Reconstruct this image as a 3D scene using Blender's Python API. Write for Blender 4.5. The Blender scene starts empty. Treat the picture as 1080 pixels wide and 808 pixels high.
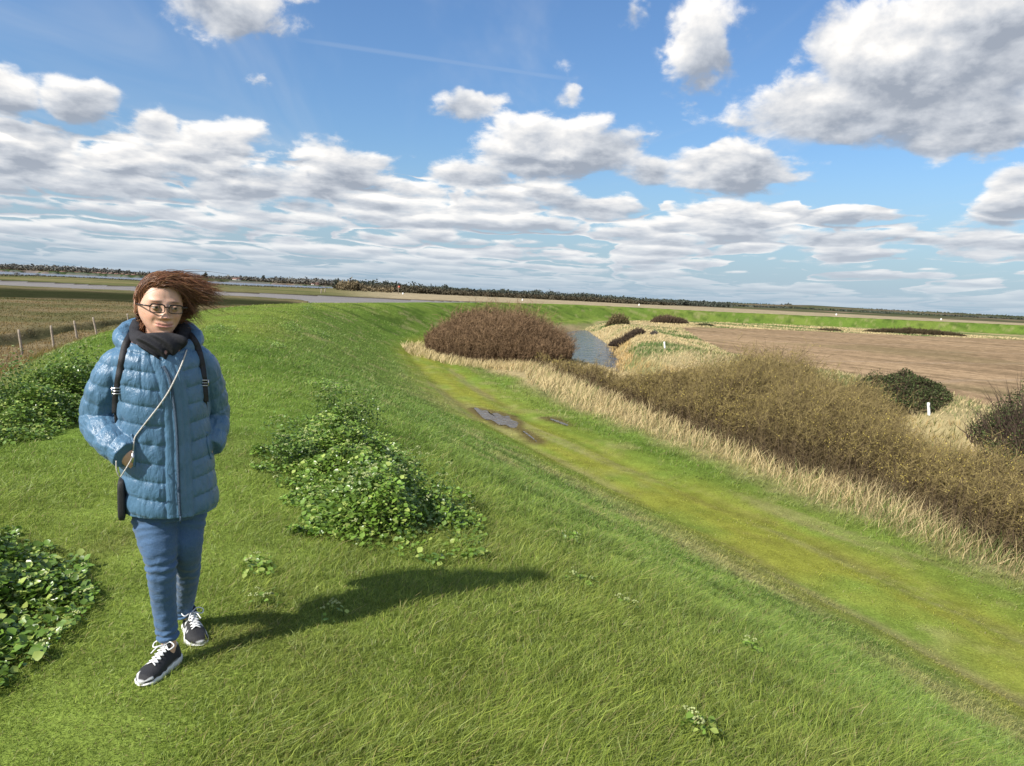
import bpy, math, random
import numpy as np
from mathutils import Vector, Matrix, Euler

SC = bpy.context.scene
COL = SC.collection
R = math.radians
rng = np.random.default_rng(7)
random.seed(7)

# ------------------------------------------------------------------ camera
FPX = 780.0                       # focal length in photo pixels (1080 wide)
PITCH = math.atan(94 * math.cos(R(2.76)) / FPX)
ROLL = R(2.76)
CAM = np.array([0.0, 0.0, 1.65])
_f = np.array([0, math.cos(PITCH), -math.sin(PITCH)])
_r = np.array([1.0, 0, 0])
_u = np.array([0, math.sin(PITCH), math.cos(PITCH)])
CR = math.cos(ROLL) * _r + math.sin(ROLL) * _u
CU = math.cos(ROLL) * _u - math.sin(ROLL) * _r
CF = _f

def ray(px, py):
    d = CF * FPX + CR * (px - 540) - CU * (py - 404)
    return d / np.linalg.norm(d)

def at(px, py, z=0.0):
    """world point at height z that the photo shows at this pixel"""
    d = ray(px, py)
    t = (z - CAM[2]) / d[2]
    return CAM + d * t

def project(p):
    v = np.asarray(p) - CAM
    dz = v @ CF
    return 540 + FPX * (v @ CR) / dz, 404 - FPX * (v @ CU) / dz, dz

def hor(px):
    return 284 + 52 * px / 1080

cam_d = bpy.data.cameras.new("camera")
cam_d.sensor_fit = 'HORIZONTAL'
cam_d.sensor_width = 36
cam_d.lens = 36 * FPX / 1080
cam_d.clip_start = 0.05
cam_d.clip_end = 60000
cam = bpy.data.objects.new("camera", cam_d)
COL.objects.link(cam)
M = Matrix(((CR[0], CU[0], -CF[0]), (CR[1], CU[1], -CF[1]), (CR[2], CU[2], -CF[2])))
cam.matrix_world = Matrix.Translation(Vector(CAM)) @ M.to_4x4()
SC.camera = cam

SC.view_settings.view_transform = 'Standard'
SC.view_settings.look = 'None'
SC.view_settings.exposure = 0.52
SC.view_settings.gamma = 1.0
SC.view_settings.use_curve_mapping = False
SC.render.engine = 'CYCLES'
SC.cycles.use_denoising = True
SC.cycles.max_bounces = 5
SC.cycles.diffuse_bounces = 3
SC.cycles.glossy_bounces = 3
SC.cycles.transmission_bounces = 4
SC.cycles.transparent_max_bounces = 8
SC.cycles.caustics_reflective = False
SC.cycles.caustics_refractive = False

# ------------------------------------------------------------------ noise
def _hash(ix, iy, iz, seed):
    h = (ix.astype(np.uint32) * np.uint32(374761393) + iy.astype(np.uint32) * np.uint32(668265263)
         + iz.astype(np.uint32) * np.uint32(2147483647) + np.uint32(seed * 2654435761 & 0xffffffff))
    h = (h ^ (h >> np.uint32(13))) * np.uint32(1274126177)
    h = (h ^ (h >> np.uint32(16))) * np.uint32(2246822519)
    h ^= h >> np.uint32(15)
    return h.astype(np.float64) / 4294967295.0

def vnoise(x, y, z=None, seed=0):
    x = np.asarray(x, float); y = np.asarray(y, float)
    xi = np.floor(x).astype(np.int64); yi = np.floor(y).astype(np.int64)
    fx = x - xi; fy = y - yi
    fx = fx * fx * (3 - 2 * fx); fy = fy * fy * (3 - 2 * fy)
    if z is None:
        o = np.zeros_like(xi)
        a = _hash(xi, yi, o, seed); b = _hash(xi + 1, yi, o, seed)
        c = _hash(xi, yi + 1, o, seed); d = _hash(xi + 1, yi + 1, o, seed)
        return ((a + (b - a) * fx) * (1 - fy) + (c + (d - c) * fx) * fy) * 2 - 1
    z = np.asarray(z, float)
    zi = np.floor(z).astype(np.int64); fz = z - zi; fz = fz * fz * (3 - 2 * fz)
    r = 0
    for k in (0, 1):
        a = _hash(xi, yi, zi + k, seed); b = _hash(xi + 1, yi, zi + k, seed)
        c = _hash(xi, yi + 1, zi + k, seed); d = _hash(xi + 1, yi + 1, zi + k, seed)
        v = (a + (b - a) * fx) * (1 - fy) + (c + (d - c) * fx) * fy
        r = r + v * (fz if k else 1 - fz)
    return r * 2 - 1

def fbm(x, y, z=None, oct=4, seed=0, gain=0.5):
    s = 0; a = 1; t = 0
    for i in range(oct):
        k = 2.03 ** i
        s = s + a * vnoise(x * k + 17.3 * i, y * k - 9.1 * i, None if z is None else z * k, seed + i)
        t += a; a *= gain
    return s / t

def sstep(a, b, x):
    t = np.clip((x - a) / (b - a), 0, 1)
    return t * t * (3 - 2 * t)

def mixc(a, b, t):
    t = np.asarray(t)[..., None]
    return a * (1 - t) + b * t

# ------------------------------------------------------------------ mesh helpers
def tag(o, label=None, cat=None, group=None, kind=None):
    if label: o['label'] = label
    if cat: o['category'] = cat
    if group: o['group'] = group
    if kind: o['kind'] = kind
    return o

def mesh_np(name, V, F, mat=None, parent=None, smooth=False, col=None, loc=None, sizes=None, matidx=None):
    """V (n,3); F (m,k) array or list of arrays of equal width each; col (n,3)"""
    me = bpy.data.meshes.new(name)
    V = np.asarray(V, dtype=np.float32)
    Fs = F if isinstance(F, list) else [F]
    Fs = [np.asarray(f, dtype=np.int32) for f in Fs if len(f)]
    me.vertices.add(len(V)); me.vertices.foreach_set('co', V.ravel())
    nl = sum(f.size for f in Fs); nf = sum(len(f) for f in Fs)
    me.loops.add(nl); me.polygons.add(nf)
    me.loops.foreach_set('vertex_index', np.concatenate([f.ravel() for f in Fs]))
    tot = np.concatenate([np.full(len(f), f.shape[1], np.int32) for f in Fs])
    st = np.concatenate([[0], np.cumsum(tot)[:-1]]).astype(np.int32)
    me.polygons.foreach_set('loop_start', st)
    if smooth: me.polygons.foreach_set('use_smooth', np.ones(nf, bool))
    if matidx is not None: me.polygons.foreach_set('material_index', np.asarray(matidx, np.int32))
    me.update(calc_edges=True)
    if col is not None:
        a = me.color_attributes.new('Col', 'FLOAT_COLOR', 'POINT')
        c = np.ones((len(V), 4), np.float32); c[:, :3] = np.asarray(col)[:, :3]
        a.data.foreach_set('color', c.ravel())
    for m in (mat if isinstance(mat, (list, tuple)) else [mat] if mat else []): me.materials.append(m)
    o = bpy.data.objects.new(name, me)
    COL.objects.link(o)
    if parent is not None: o.parent = parent
    if loc is not None: o.location = loc
    return o

def empty(name, loc=(0, 0, 0), rz=0.0, parent=None):
    o = bpy.data.objects.new(name, None)
    o.empty_display_size = 0.2
    COL.objects.link(o); o.location = loc; o.rotation_euler = (0, 0, rz)
    if parent is not None: o.parent = parent
    return o

class MB:
    def __init__(s): s.V = []; s.F = {}; s.n = 0; s.C = []
    def add(s, V, F, c=None):
        V = np.asarray(V, float).reshape(-1, 3)
        for f in (F if isinstance(F, list) else [F]):
            f = np.asarray(f, int)
            if len(f): s.F.setdefault(f.shape[1], []).append(f + s.n)
        s.V.append(V); s.n += len(V)
        if c is None: c = (1, 1, 1)
        c = np.asarray(c, float)
        s.C.append(np.broadcast_to(c, (len(V), 3)) if c.ndim == 1 else c)
        return s
    def build(s, name, mat=None, parent=None, smooth=False, loc=None):
        V = np.concatenate(s.V); F = [np.concatenate(v) for v in s.F.values()]
        return mesh_np(name, V, F, mat, parent, smooth, np.concatenate(s.C), loc)
    def VF(s):
        return np.concatenate(s.V), [np.concatenate(v) for v in s.F.values()]

BOXF = np.array([[0, 2, 3, 1], [4, 5, 7, 6], [0, 1, 5, 4], [2, 6, 7, 3], [0, 4, 6, 2], [1, 3, 7, 5]])
def box(c, s, rot=None):
    v = np.array([[x, y, z] for x in (-.5, .5) for y in (-.5, .5) for z in (-.5, .5)]) * np.asarray(s)
    if rot is not None: v = v @ np.array(rot).T
    return v + np.asarray(c), BOXF[:, ::-1]

def rotz(a):
    c, s = math.cos(a), math.sin(a)
    return np.array([[c, -s, 0], [s, c, 0], [0, 0, 1]])

def catmull(P, n, ends=True):
    P = np.asarray(P, float)
    Q = np.vstack([2 * P[0] - P[1], P, 2 * P[-1] - P[-2]])
    out = []
    m = len(P) - 1
    for t in np.linspace(0, m, n):
        i = min(int(t), m - 1); u = t - i
        a, b, c, d = Q[i], Q[i + 1], Q[i + 2], Q[i + 3]
        out.append(0.5 * (2 * b + (c - a) * u + (2 * a - 5 * b + 4 * c - d) * u * u + (3 * b - a - 3 * c + d) * u ** 3))
    return np.array(out)

def tube(P, r, n=10, cap=True, flat=1.0, upv=(0, 0, 1), closed=False):
    """tube along points P with radius r (scalar/array); flat scales second axis"""
    P = np.asarray(P, float); m = len(P)
    r = np.broadcast_to(np.asarray(r, float), (m,))
    T = np.gradient(P, axis=0)
    T /= np.linalg.norm(T, axis=1)[:, None] + 1e-12
    u = np.array(upv, float)
    if abs(u @ T[0]) > 0.95: u = np.array([1.0, 0, 0])
    V = np.zeros((m, n, 3)); a = np.linspace(0, 2 * np.pi, n, endpoint=False)
    for i in range(m):
        u = u - T[i] * (u @ T[i]); u /= np.linalg.norm(u) + 1e-12
        w = np.cross(T[i], u)
        V[i] = P[i] + r[i] * (np.cos(a)[:, None] * w + flat * np.sin(a)[:, None] * u)
    V = V.reshape(-1, 3)
    i = np.arange(m - 1)[:, None] * n; j = np.arange(n)[None]; k = (j + 1) % n
    F = np.stack([i + j, i + k, i + n + k, i + n + j], -1).reshape(-1, 4)
    Fs = [F]
    if cap:
        V = np.vstack([V, P[0], P[-1]])
        jj = np.arange(n); kk = (jj + 1) % n
        Fs.append(np.stack([kk, jj, np.full(n, m * n)], -1))
        Fs.append(np.stack([(m - 1) * n + jj, (m - 1) * n + kk, np.full(n, m * n + 1)], -1))
        Fs = [F, np.concatenate(Fs[1:])]
    return V, Fs

def uvsphere(c, r, nu=24, nv=16, rot=None):
    th = np.linspace(0, np.pi, nv + 1)[1:-1]; ph = np.linspace(0, 2 * np.pi, nu, endpoint=False)
    T, Pp = np.meshgrid(th, ph, indexing='ij')
    V = np.stack([np.sin(T) * np.cos(Pp), np.sin(T) * np.sin(Pp), np.cos(T)], -1).reshape(-1, 3)
    V = np.vstack([V, [0, 0, 1], [0, 0, -1]])
    V = V * np.asarray(r)
    if rot is not None: V = V @ np.array(rot).T
    V = V + np.asarray(c)
    i = np.arange(nv - 2)[:, None] * nu; j = np.arange(nu)[None]; k = (j + 1) % nu
    F = np.stack([i + j, i + nu + j, i + nu + k, i + k], -1).reshape(-1, 4)
    N = (nv - 1) * nu; jj = np.arange(nu); kk = (jj + 1) % nu
    T1 = np.stack([jj, kk, np.full(nu, N)], -1)
    T2 = np.stack([(nv - 2) * nu + kk, (nv - 2) * nu + jj, np.full(nu, N + 1)], -1)
    return V, [F, np.concatenate([T1, T2])]

# ------------------------------------------------------------------ materials
class NT:
    def __init__(s, tree):
        s.t = tree; s.N = tree.nodes; s.L = tree.links
    def n(s, typ, ins=None, **kw):
        nd = s.N.new(typ)
        for k, v in kw.items(): setattr(nd, k, v)
        if ins:
            for k, v in ins.items():
                if v is None: continue
                if isinstance(v, bpy.types.NodeSocket): s.L.new(v, nd.inputs[k])
                else: nd.inputs[k].default_value = v
        return nd
    def m(s, op, a, b=None, c=None, clamp=False):
        nd = s.n('ShaderNodeMath', {0: a, 1: b, 2: c}, operation=op); nd.use_clamp = clamp
        return nd.outputs[0]
    def v(s, op, a, b=None, c=None):
        nd = s.n('ShaderNodeVectorMath', {0: a, 1: b, 2: c}, operation=op)
        return nd.outputs[1] if op in ('LENGTH', 'DOT_PRODUCT', 'DISTANCE') else nd.outputs[0]
    def vs(s, a, k):
        nd = s.n('ShaderNodeVectorMath', {0: a}, operation='SCALE')
        if isinstance(k, bpy.types.NodeSocket): s.L.new(k, nd.inputs['Scale'])
        else: nd.inputs['Scale'].default_value = k
        return nd.outputs[0]
    def mr(s, x, a, b, c=0.0, d=1.0, smooth=False):
        nd = s.n('ShaderNodeMapRange', {'Value': x, 'From Min': a, 'From Max': b, 'To Min': c, 'To Max': d})
        if smooth: nd.interpolation_type = 'SMOOTHSTEP'
        return nd.outputs[0]
    def mix(s, f, a, b, typ='MIX'):
        nd = s.n('ShaderNodeMix', data_type='RGBA', blend_type=typ)
        for i, v in ((0, f), (6, a), (7, b)):
            if isinstance(v, bpy.types.NodeSocket): s.L.new(v, nd.inputs[i])
            elif i == 0: nd.inputs[i].default_value = v
            else: nd.inputs[i].default_value = (*v, 1) if len(v) == 3 else v
        return nd.outputs[2]
    def noise(s, vec, scale, detail=3, rough=0.5, dist=0.0):
        nd = s.n('ShaderNodeTexNoise', {'Vector': vec, 'Scale': scale, 'Detail': detail, 'Roughness': rough, 'Distortion': dist})
        return nd.outputs[0]

def material(name):
    m = bpy.data.materials.new(name); m.use_nodes = True
    t = NT(m.node_tree); t.N.clear()
    out = t.n('ShaderNodeOutputMaterial')
    b = t.n('ShaderNodeBsdfPrincipled')
    t.L.new(b.outputs[0], out.inputs[0])
    return m, t, b, out

def setc(b, key, v, t):
    if isinstance(v, bpy.types.NodeSocket): t.L.new(v, b.inputs[key])
    else: b.inputs[key].default_value = (*v, 1) if isinstance(v, tuple) and len(v) == 3 else v

def simple(name, col, rough=0.6, metal=0.0, var=0.15, scale=8.0, bump=0.0, bscale=None, spec=0.5, attr=False, transl=0.0, coat=0.0):
    """principled material whose colour is broken up by noise; attr multiplies in the mesh's own colours"""
    m, t, b, out = material(name)
    tc = t.n('ShaderNodeTexCoord').outputs['Object']
    nz = t.noise(tc, scale, 4, 0.6)
    c = col
    if attr:
        a = t.n('ShaderNodeAttribute', attribute_name='Col').outputs['Color']
        c = t.mix(1.0, a, col, 'MULTIPLY')
    f = t.mr(nz, 0.3, 0.7, 1 - var, 1 + var)
    cc = t.n('ShaderNodeVectorMath', operation='SCALE')
    if isinstance(c, bpy.types.NodeSocket): t.L.new(c, cc.inputs[0])
    else: cc.inputs[0].default_value = c
    t.L.new(f, cc.inputs['Scale'])
    t.L.new(cc.outputs[0], b.inputs['Base Color'])
    b.inputs['Roughness'].default_value = rough
    b.inputs['Metallic'].default_value = metal
    b.inputs['Specular IOR Level'].default_value = spec
    if coat: b.inputs['Coat Weight'].default_value = coat
    if bump:
        n2 = t.noise(tc, bscale or scale * 3, 4, 0.6)
        bp = t.n('ShaderNodeBump', {'Height': n2, 'Strength': bump, 'Distance': 0.01})
        t.L.new(bp.outputs[0], b.inputs['Normal'])
    if transl:
        tr = t.n('ShaderNodeBsdfTranslucent')
        t.L.new(cc.outputs[0], tr.inputs['Color'])
        mx = t.n('ShaderNodeMixShader', {0: transl})
        t.L.new(b.outputs[0], mx.inputs[1]); t.L.new(tr.outputs[0], mx.inputs[2])
        t.L.new(mx.outputs[0], out.inputs[0])
    return m
# ------------------------------------------------------------------ light
SUN_EL = R(40)
_sd = np.array([-1.55, -1.25, 0.0]); _sd /= np.linalg.norm(_sd)      # horizontal direction towards the sun
SUNV = np.array([_sd[0] * math.cos(SUN_EL), _sd[1] * math.cos(SUN_EL), math.sin(SUN_EL)])
sun_d = bpy.data.lights.new("sun", 'SUN'); sun_d.energy = 5.0; sun_d.angle = R(0.53); sun_d.color = (1.0, 0.95, 0.87)
sun = bpy.data.objects.new("sun", sun_d); COL.objects.link(sun)
sun.rotation_euler = Vector(-SUNV).to_track_quat('-Z', 'Y').to_euler(); sun.location = (0, 0, 30)

W = bpy.data.worlds.new("World"); SC.world = W; W.use_nodes = True
t = NT(W.node_tree); t.N.clear()
wo = t.n('ShaderNodeOutputWorld'); bg = t.n('ShaderNodeBackground', {'Strength': 0.089})
t.L.new(bg.outputs[0], wo.inputs[0])
sky = t.n('ShaderNodeTexSky'); sky.sky_type = 'NISHITA'; sky.sun_disc = False
sky.sun_elevation = SUN_EL
sky.sun_rotation = math.atan2(SUNV[0], SUNV[1])
sky.altitude = 10; sky.air_density = 1.35; sky.dust_density = 0.6; sky.ozone_density = 2.2
D = t.n('ShaderNodeTexCoord').outputs['Generated']
D = t.v('NORMALIZE', D)
sx = t.n('ShaderNodeSeparateXYZ', {0: D})
dx, dy, dz = sx.outputs
z = t.m('MAXIMUM', dz, 0.0)
zz = t.m('ADD', z, 0.035)
inv = t.m('DIVIDE', 1.0, zz)
flat = t.n('ShaderNodeCombineXYZ', {0: dx, 1: dy, 2: 0.0}).outputs[0]
P1 = t.vs(flat, inv)
# coverage: placed cloud groups in (azimuth, elevation)
az = t.m('ARCTAN2', dx, dy)
el = t.m('ARCSINE', dz)
AE = t.n('ShaderNodeCombineXYZ', {0: az, 1: el, 2: 0.0}).outputs[0]
wob = t.n('ShaderNodeTexNoise', {'Vector': AE, 'Scale': 9.0, 'Detail': 2.0}).outputs['Color']
wob = t.v('SUBTRACT', wob, (0.5, 0.5, 0.5))
AEw = t.v('ADD', AE, t.v('MULTIPLY', wob, (0.09, 0.05, 0.0)))
# cx, cy, half width, half height (photo pixels), weight
BL = CLOUDS = [
 (860, 118, 120, 42, .95), (960, 78, 140, 66, 1.0), (1060, 30, 150, 70, 1.0), (1040, 118, 110, 38, .95), (745, 48, 44, 52, .8), (597, 94, 18, 22, .42),
 (588, 156, 108, 36, .95), (690, 178, 60, 24, .7), (775, 180, 105, 36, .95), (492, 112, 50, 18, .55), (482, 186, 62, 20, .9),
 (575, 205, 34, 14, .7), (625, 220, 68, 17, .85), (772, 232, 78, 21, .85), (1065, 210, 55, 30, .95), (900, 258, 60, 15, .7), (1040, 256, 80, 20, .8),
 (15, 92, 44, 24, .75), (92, 106, 42, 26, .78), (153, 132, 34, 20, .75), (235, 146, 62, 28, .9), (30, 165, 90, 38, .9), (130, 178, 70, 30, .85),
 (250, 195, 80, 26, .85), (375, 180, 62, 30, .9), (330, 200, 60, 22, .8),
 (240, 6, 90, 28, .6), (680, 6, 24, 18, .5), (278, 76, 18, 9, .28), (-150, 120, 160, 120, .9), (1250, 200, 160, 60, .9), (1260, 60, 150, 80, .8),
]
cov = None; vs_ = None; ws_ = None
for (cx, cy, hw, hh, wt) in BL:
    d = ray(cx, cy); a0 = math.atan2(d[0], d[1]); e0 = math.asin(d[2])
    dl = ray(cx - hw, cy); dr = ray(cx + hw, cy)
    wa = abs(math.atan2(dr[0], dr[1]) - math.atan2(dl[0], dl[1])) / 2
    wh = hh / FPX * math.cos(e0)
    q = t.v('SUBTRACT', AEw, (a0, e0, 0))
    # roll of the photo: cloud rows are level in the world, so no rotation here
    q = t.v('MULTIPLY', q, (1 / wa, 1 / wh, 0))
    l = t.v('LENGTH', q)
    s = t.m('MULTIPLY_ADD', l, -wt, wt)            # wt*(1-l)
    w = t.m('POWER', t.m('MAXIMUM', t.m('ADD', s, 0.25), 0.0), 3.0)
    vy = t.n('ShaderNodeSeparateXYZ', {0: q}).outputs[1]
    vx = t.n('ShaderNodeSeparateXYZ', {0: q}).outputs[0]
    vv = t.m('MULTIPLY', t.m('MULTIPLY_ADD', vx, -0.22, vy), w)
    vs_ = vv if vs_ is None else t.m('ADD', vs_, vv)
    ws_ = w if ws_ is None else t.m('ADD', ws_, w)
    cov = s if cov is None else t.m('SMOOTH_MAX', cov, s, 0.12)
# receding rows of small clouds: one cell of the pattern is one cloud
lz0 = t.m('LOGARITHM', zz, math.e)
cellx = t.m('MULTIPLY', t.m('MULTIPLY', az, 5.2), t.m('POWER', zz, -0.42))
CV = t.n('ShaderNodeCombineXYZ', {0: cellx, 1: t.m('MULTIPLY', lz0, 6.4), 2: 0.5}).outputs[0]
CV = t.v('ADD', CV, t.v('MULTIPLY', wob, (0.9, 0.5, 0.0)))
w2 = t.v('SUBTRACT', t.n('ShaderNodeTexNoise', {'Vector': CV, 'Scale': 2.3, 'Detail': 3.0}).outputs['Color'], (0.5, 0.5, 0.5))
CV = t.v('ADD', CV, t.v('MULTIPLY', w2, (0.50, 0.26, 0.0)))
vo = t.n('ShaderNodeTexVoronoi', {'Vector': CV, 'Scale': 1.0, 'Randomness': 0.9, 'Smoothness': 0.6}, voronoi_dimensions='2D', feature='SMOOTH_F1')
vd = t.v('SUBTRACT', CV, vo.outputs['Position'])
vd = t.v('MULTIPLY', vd, (1, 1, 0))
rnd = t.n('ShaderNodeSeparateColor', {0: vo.outputs['Color']}).outputs[0]
vl = t.v('LENGTH', t.v('MULTIPLY', vd, (0.9, 1.15, 0)))
lim = t.m('MULTIPLY_ADD', az, R(-2.2), R(8.6))
msk = t.m('MULTIPLY', t.mr(t.m('SUBTRACT', el, lim), R(-1.2), R(0.9), 1.0, 0.0, smooth=True), t.mr(rnd, 0.10, 0.45, t.mr(az, -0.2, 0.5, 0.85, 0.35), 1.0))
sb = t.m('SUBTRACT', t.m('MULTIPLY_ADD', t.m('SUBTRACT', 0.70, vl), 1.0, 0.0), t.m('MULTIPLY_ADD', msk, -1.2, 1.2))
wb = t.m('POWER', t.m('MAXIMUM', t.m('ADD', sb, 0.30), 0.0), 2.0)
vyb = t.n('ShaderNodeSeparateXYZ', {0: vd}).outputs[1]
vs_ = t.m('ADD', vs_, t.m('MULTIPLY', t.m('MULTIPLY', vyb, 1.7), wb)); ws_ = t.m('ADD', ws_, wb)
cov = t.m('SMOOTH_MAX', cov, sb, 0.08)
cov = t.m('MAXIMUM', cov, -0.45)
VV = t.m('DIVIDE', vs_, t.m('ADD', ws_, 0.02))       # -1 at the foot of a cloud, +1 at its crown
# a belt of far clouds near the horizon and outside the framed part of the sky
belt = t.mr(el, R(1.0), R(3.5), 0.15, -0.7)
cov = t.m('MAXIMUM', cov, belt)
# clouds elsewhere round the sky, so that light and reflections fit
absaz = t.m('ABSOLUTE', az)
oth = t.mr(absaz, 0.8, 1.2, -0.6, 0.12)
cov = t.m('MAXIMUM', cov, oth)
lz = t.m('LOGARITHM', zz, math.e)
hq = t.m('MULTIPLY', az, 5.5)
def relief(sc, dl, det):
    def q(ox, oy):
        v = t.n('ShaderNodeCombineXYZ', {0: t.m('ADD', hq, ox), 1: t.m('MULTIPLY_ADD', lz, 2.6, oy), 2: 3.7}).outputs[0]
        return t.noise(v, sc, det, 0.55, 0.15)
    n0 = q(0.0, 0.0)
    return n0, t.m('SUBTRACT', n0, q(-0.45 * dl, dl))
na, ra = relief(1.25, 0.30, 5.0)
nb, rb = relief(3.6, 0.11, 5.0)
RL = t.m('ADD', t.m('MULTIPLY', ra, 1.35), t.m('MULTIPLY', rb, 1.05))
NQ = t.m('ADD', t.m('MULTIPLY_ADD', na, 1.6, -0.8), t.m('MULTIPLY_ADD', nb, 1.35, -0.67))
NS = 6
H0, H1 = 1.0, 1.42
jit = t.n('ShaderNodeTexWhiteNoise', {'Vector': t.vs(D, 9137.0)}, noise_dimensions='3D').outputs[0]
T = None; Lb = None
for k in range(NS):
    tk = t.m('DIVIDE', t.m('ADD', jit, float(k)), float(NS))          # 0..1 height in the layer
    h = t.m('MULTIPLY_ADD', tk, H1 - H0, H0)
    pos = t.vs(P1, h)
    posz = t.n('ShaderNodeCombineXYZ', {0: 0.0, 1: 0.0, 2: t.m('MULTIPLY', tk, 0.50)}).outputs[0]
    pos = t.v('ADD', pos, posz)
    nz = t.n('ShaderNodeTexNoise', {'Vector': pos, 'Scale': 2.6, 'Detail': 5.0, 'Roughness': 0.56}).outputs[0]
    a = t.m('ADD', t.m('MULTIPLY_ADD', nz, 1.0, -0.5), NQ)
    a = t.m('MULTIPLY_ADD', cov, 1.25, a)
    th = t.m('MULTIPLY_ADD', t.m('POWER', tk, 1.6), 0.62, -0.02)
    rise = t.m('MULTIPLY', t.mr(tk, 0.0, 0.12, 0.22, 0.0), 1.0)
    dn = t.m('SUBTRACT', t.m('SUBTRACT', a, th), rise)
    alpha = t.mr(dn, 0.0, 0.32, 0.0, 0.62, smooth=True)
    # thick cores and bases are grey, thin rims and tops are bright
    br = t.m('MULTIPLY_ADD', tk, 0.25, -0.10)
    br = t.m('SUBTRACT', br, t.mr(dn, 0.10, 0.85, 0.0, 0.22))
    if T is None:
        Lb = t.m('MULTIPLY', alpha, br); T = t.m('SUBTRACT', 1.0, alpha)
    else:
        ta = t.m('MULTIPLY', T, alpha)
        Lb = t.m('MULTIPLY_ADD', ta, br, Lb)
        T = t.m('SUBTRACT', T, ta)
op = t.m('SUBTRACT', 1.0, T)
bright = t.m('DIVIDE', Lb, t.m('MAXIMUM', op, 0.001))
bright = t.m('ADD', bright, t.m('ADD', t.m('MULTIPLY_ADD', VV, 0.50, 0.78), RL))
ccol = t.n('ShaderNodeValToRGB', {0: bright})
cr = ccol.color_ramp
cr.elements[0].position = 0.28; cr.elements[0].color = (0.33, 0.37, 0.44, 1)
cr.elements[1].position = 1.0; cr.elements[1].color = (1.0, 0.97, 0.93, 1)
e = cr.elements.new(0.55); e.color = (0.56, 0.59, 0.64, 1)
CLOUD_K = 8.7
cl = t.vs(ccol.outputs[0], CLOUD_K)
# thin high streaks
st = t.noise(t.v('MULTIPLY', P1, (1.6, 0.35, 1)), 0.55, 5, 0.6, 1.2)
stf = t.m('MULTIPLY', t.mr(st, 0.46, 0.85, 0.0, 0.42, smooth=True), t.mr(el, R(2), R(10), 0.0, 1.0))
# a condensation trail: thin line between two directions
da, db = ray(330, 44), ray(590, 82)
nrm = np.cross(da, db); nrm /= np.linalg.norm(nrm)
off = t.m('ABSOLUTE', t.v('DOT_PRODUCT', D, tuple(nrm)))
mid = (da + db); mid /= np.linalg.norm(mid)
along = t.v('DOT_PRODUCT', D, tuple(mid))
tr_ = t.m('MULTIPLY', t.mr(off, 0.0008, 0.0040, 0.11, 0.0, smooth=True), t.mr(along, math.cos(R(10.5)), math.cos(R(7.5)), 0.0, 1.0))
stf = t.m('MAXIMUM', stf, tr_)
skb = t.v('MULTIPLY', sky.outputs[0], (0.62, 0.82, 1.10))
skc = t.mix(stf, skb, (5.6, 5.9, 6.3))
# pale haze low over the horizon, mixed into the sky colour
hz = t.mr(el, R(-1), R(11), 0.80, 0.0, smooth=True)
skc = t.mix(hz, skc, (2.9, 4.0, 5.3))
fade = t.mr(el, R(0.1), R(3.2), 0.30, 1.0, smooth=True)
opf = t.m('MULTIPLY', op, fade)
cl = t.mix(t.mr(el, R(1.0), R(7.5), 0.62, 0.0), cl, (5.2, 5.7, 6.3))
fin = t.mix(opf, skc, cl)
t.L.new(fin, bg.inputs['Color'])
try:
    W.cycles.sampling_method = 'MANUAL'; W.cycles.sample_map_resolution = 256
except Exception: pass
# ------------------------------------------------------------------ shape of the land
# seaward shoulder of the sea bank, in world metres (camera stands at 0,0 on the crest)
BANK = np.array([(9, -24), (3.2, -9.6), (-2.9, 4), (-6, 10.5), (-11, 22), (-14, 33), (-17, 47), (-18, 60), (-16.5, 72),
                 (-13, 90), (-8.5, 112), (-3, 130), (8, 152), (25, 172), (55, 189), (100, 200), (160, 213),
                 (300, 250), (600, 340), (1500, 600)], float)
BC = catmull(BANK, 170)
def sdist(x, y):
    """distance right of (landward of) the bank's seaward shoulder, negative on the seaward side"""
    x = np.asarray(x, float); y = np.asarray(y, float)
    sh = x.shape; x = x.ravel(); y = y.ravel()
    best = np.full(x.shape, 1e18); sg = np.ones(x.shape)
    A = BC[:-1]; B = BC[1:]
    for a, b in zip(A, B):
        dx, dy = b - a; L2 = dx * dx + dy * dy
        u = np.clip(((x - a[0]) * dx + (y - a[1]) * dy) / L2, 0, 1)
        ex = x - (a[0] + u * dx); ey = y - (a[1] + u * dy)
        d2 = ex * ex + ey * ey
        k = d2 < best
        best[k] = d2[k]
        sg[k] = np.sign(ex[k] * dy - ey[k] * dx)
    return (np.sqrt(best) * np.where(sg == 0, 1, sg)).reshape(sh)

def polydist(P, x, y):
    """distance to an open polyline, and position along it 0..1"""
    best = np.full(x.shape, 1e18); tt = np.zeros(x.shape); n = len(P) - 1
    for i in range(n):
        a, b = P[i], P[i + 1]; dx, dy = b[0] - a[0], b[1] - a[1]; L2 = dx * dx + dy * dy + 1e-9
        u = np.clip(((x - a[0]) * dx + (y - a[1]) * dy) / L2, 0, 1)
        d2 = (x - a[0] - u * dx) ** 2 + (y - a[1] - u * dy) ** 2
        k = d2 < best; best[k] = d2[k]; tt[k] = ((i + u) / n)[k]
    return np.sqrt(best), tt

def inpoly(P, x, y):
    P = np.asarray(P); c = np.zeros(x.shape, bool); n = len(P); j = n - 1
    for i in range(n):
        yi, yj = P[i, 1], P[j, 1]; xi, xj = P[i, 0], P[j, 0]
        if yi != yj:
            k = ((yi > y) != (yj > y)) & (x < (xj - xi) * (y - yi) / (yj - yi) + xi)
            c ^= k
        j = i
    return c

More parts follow.
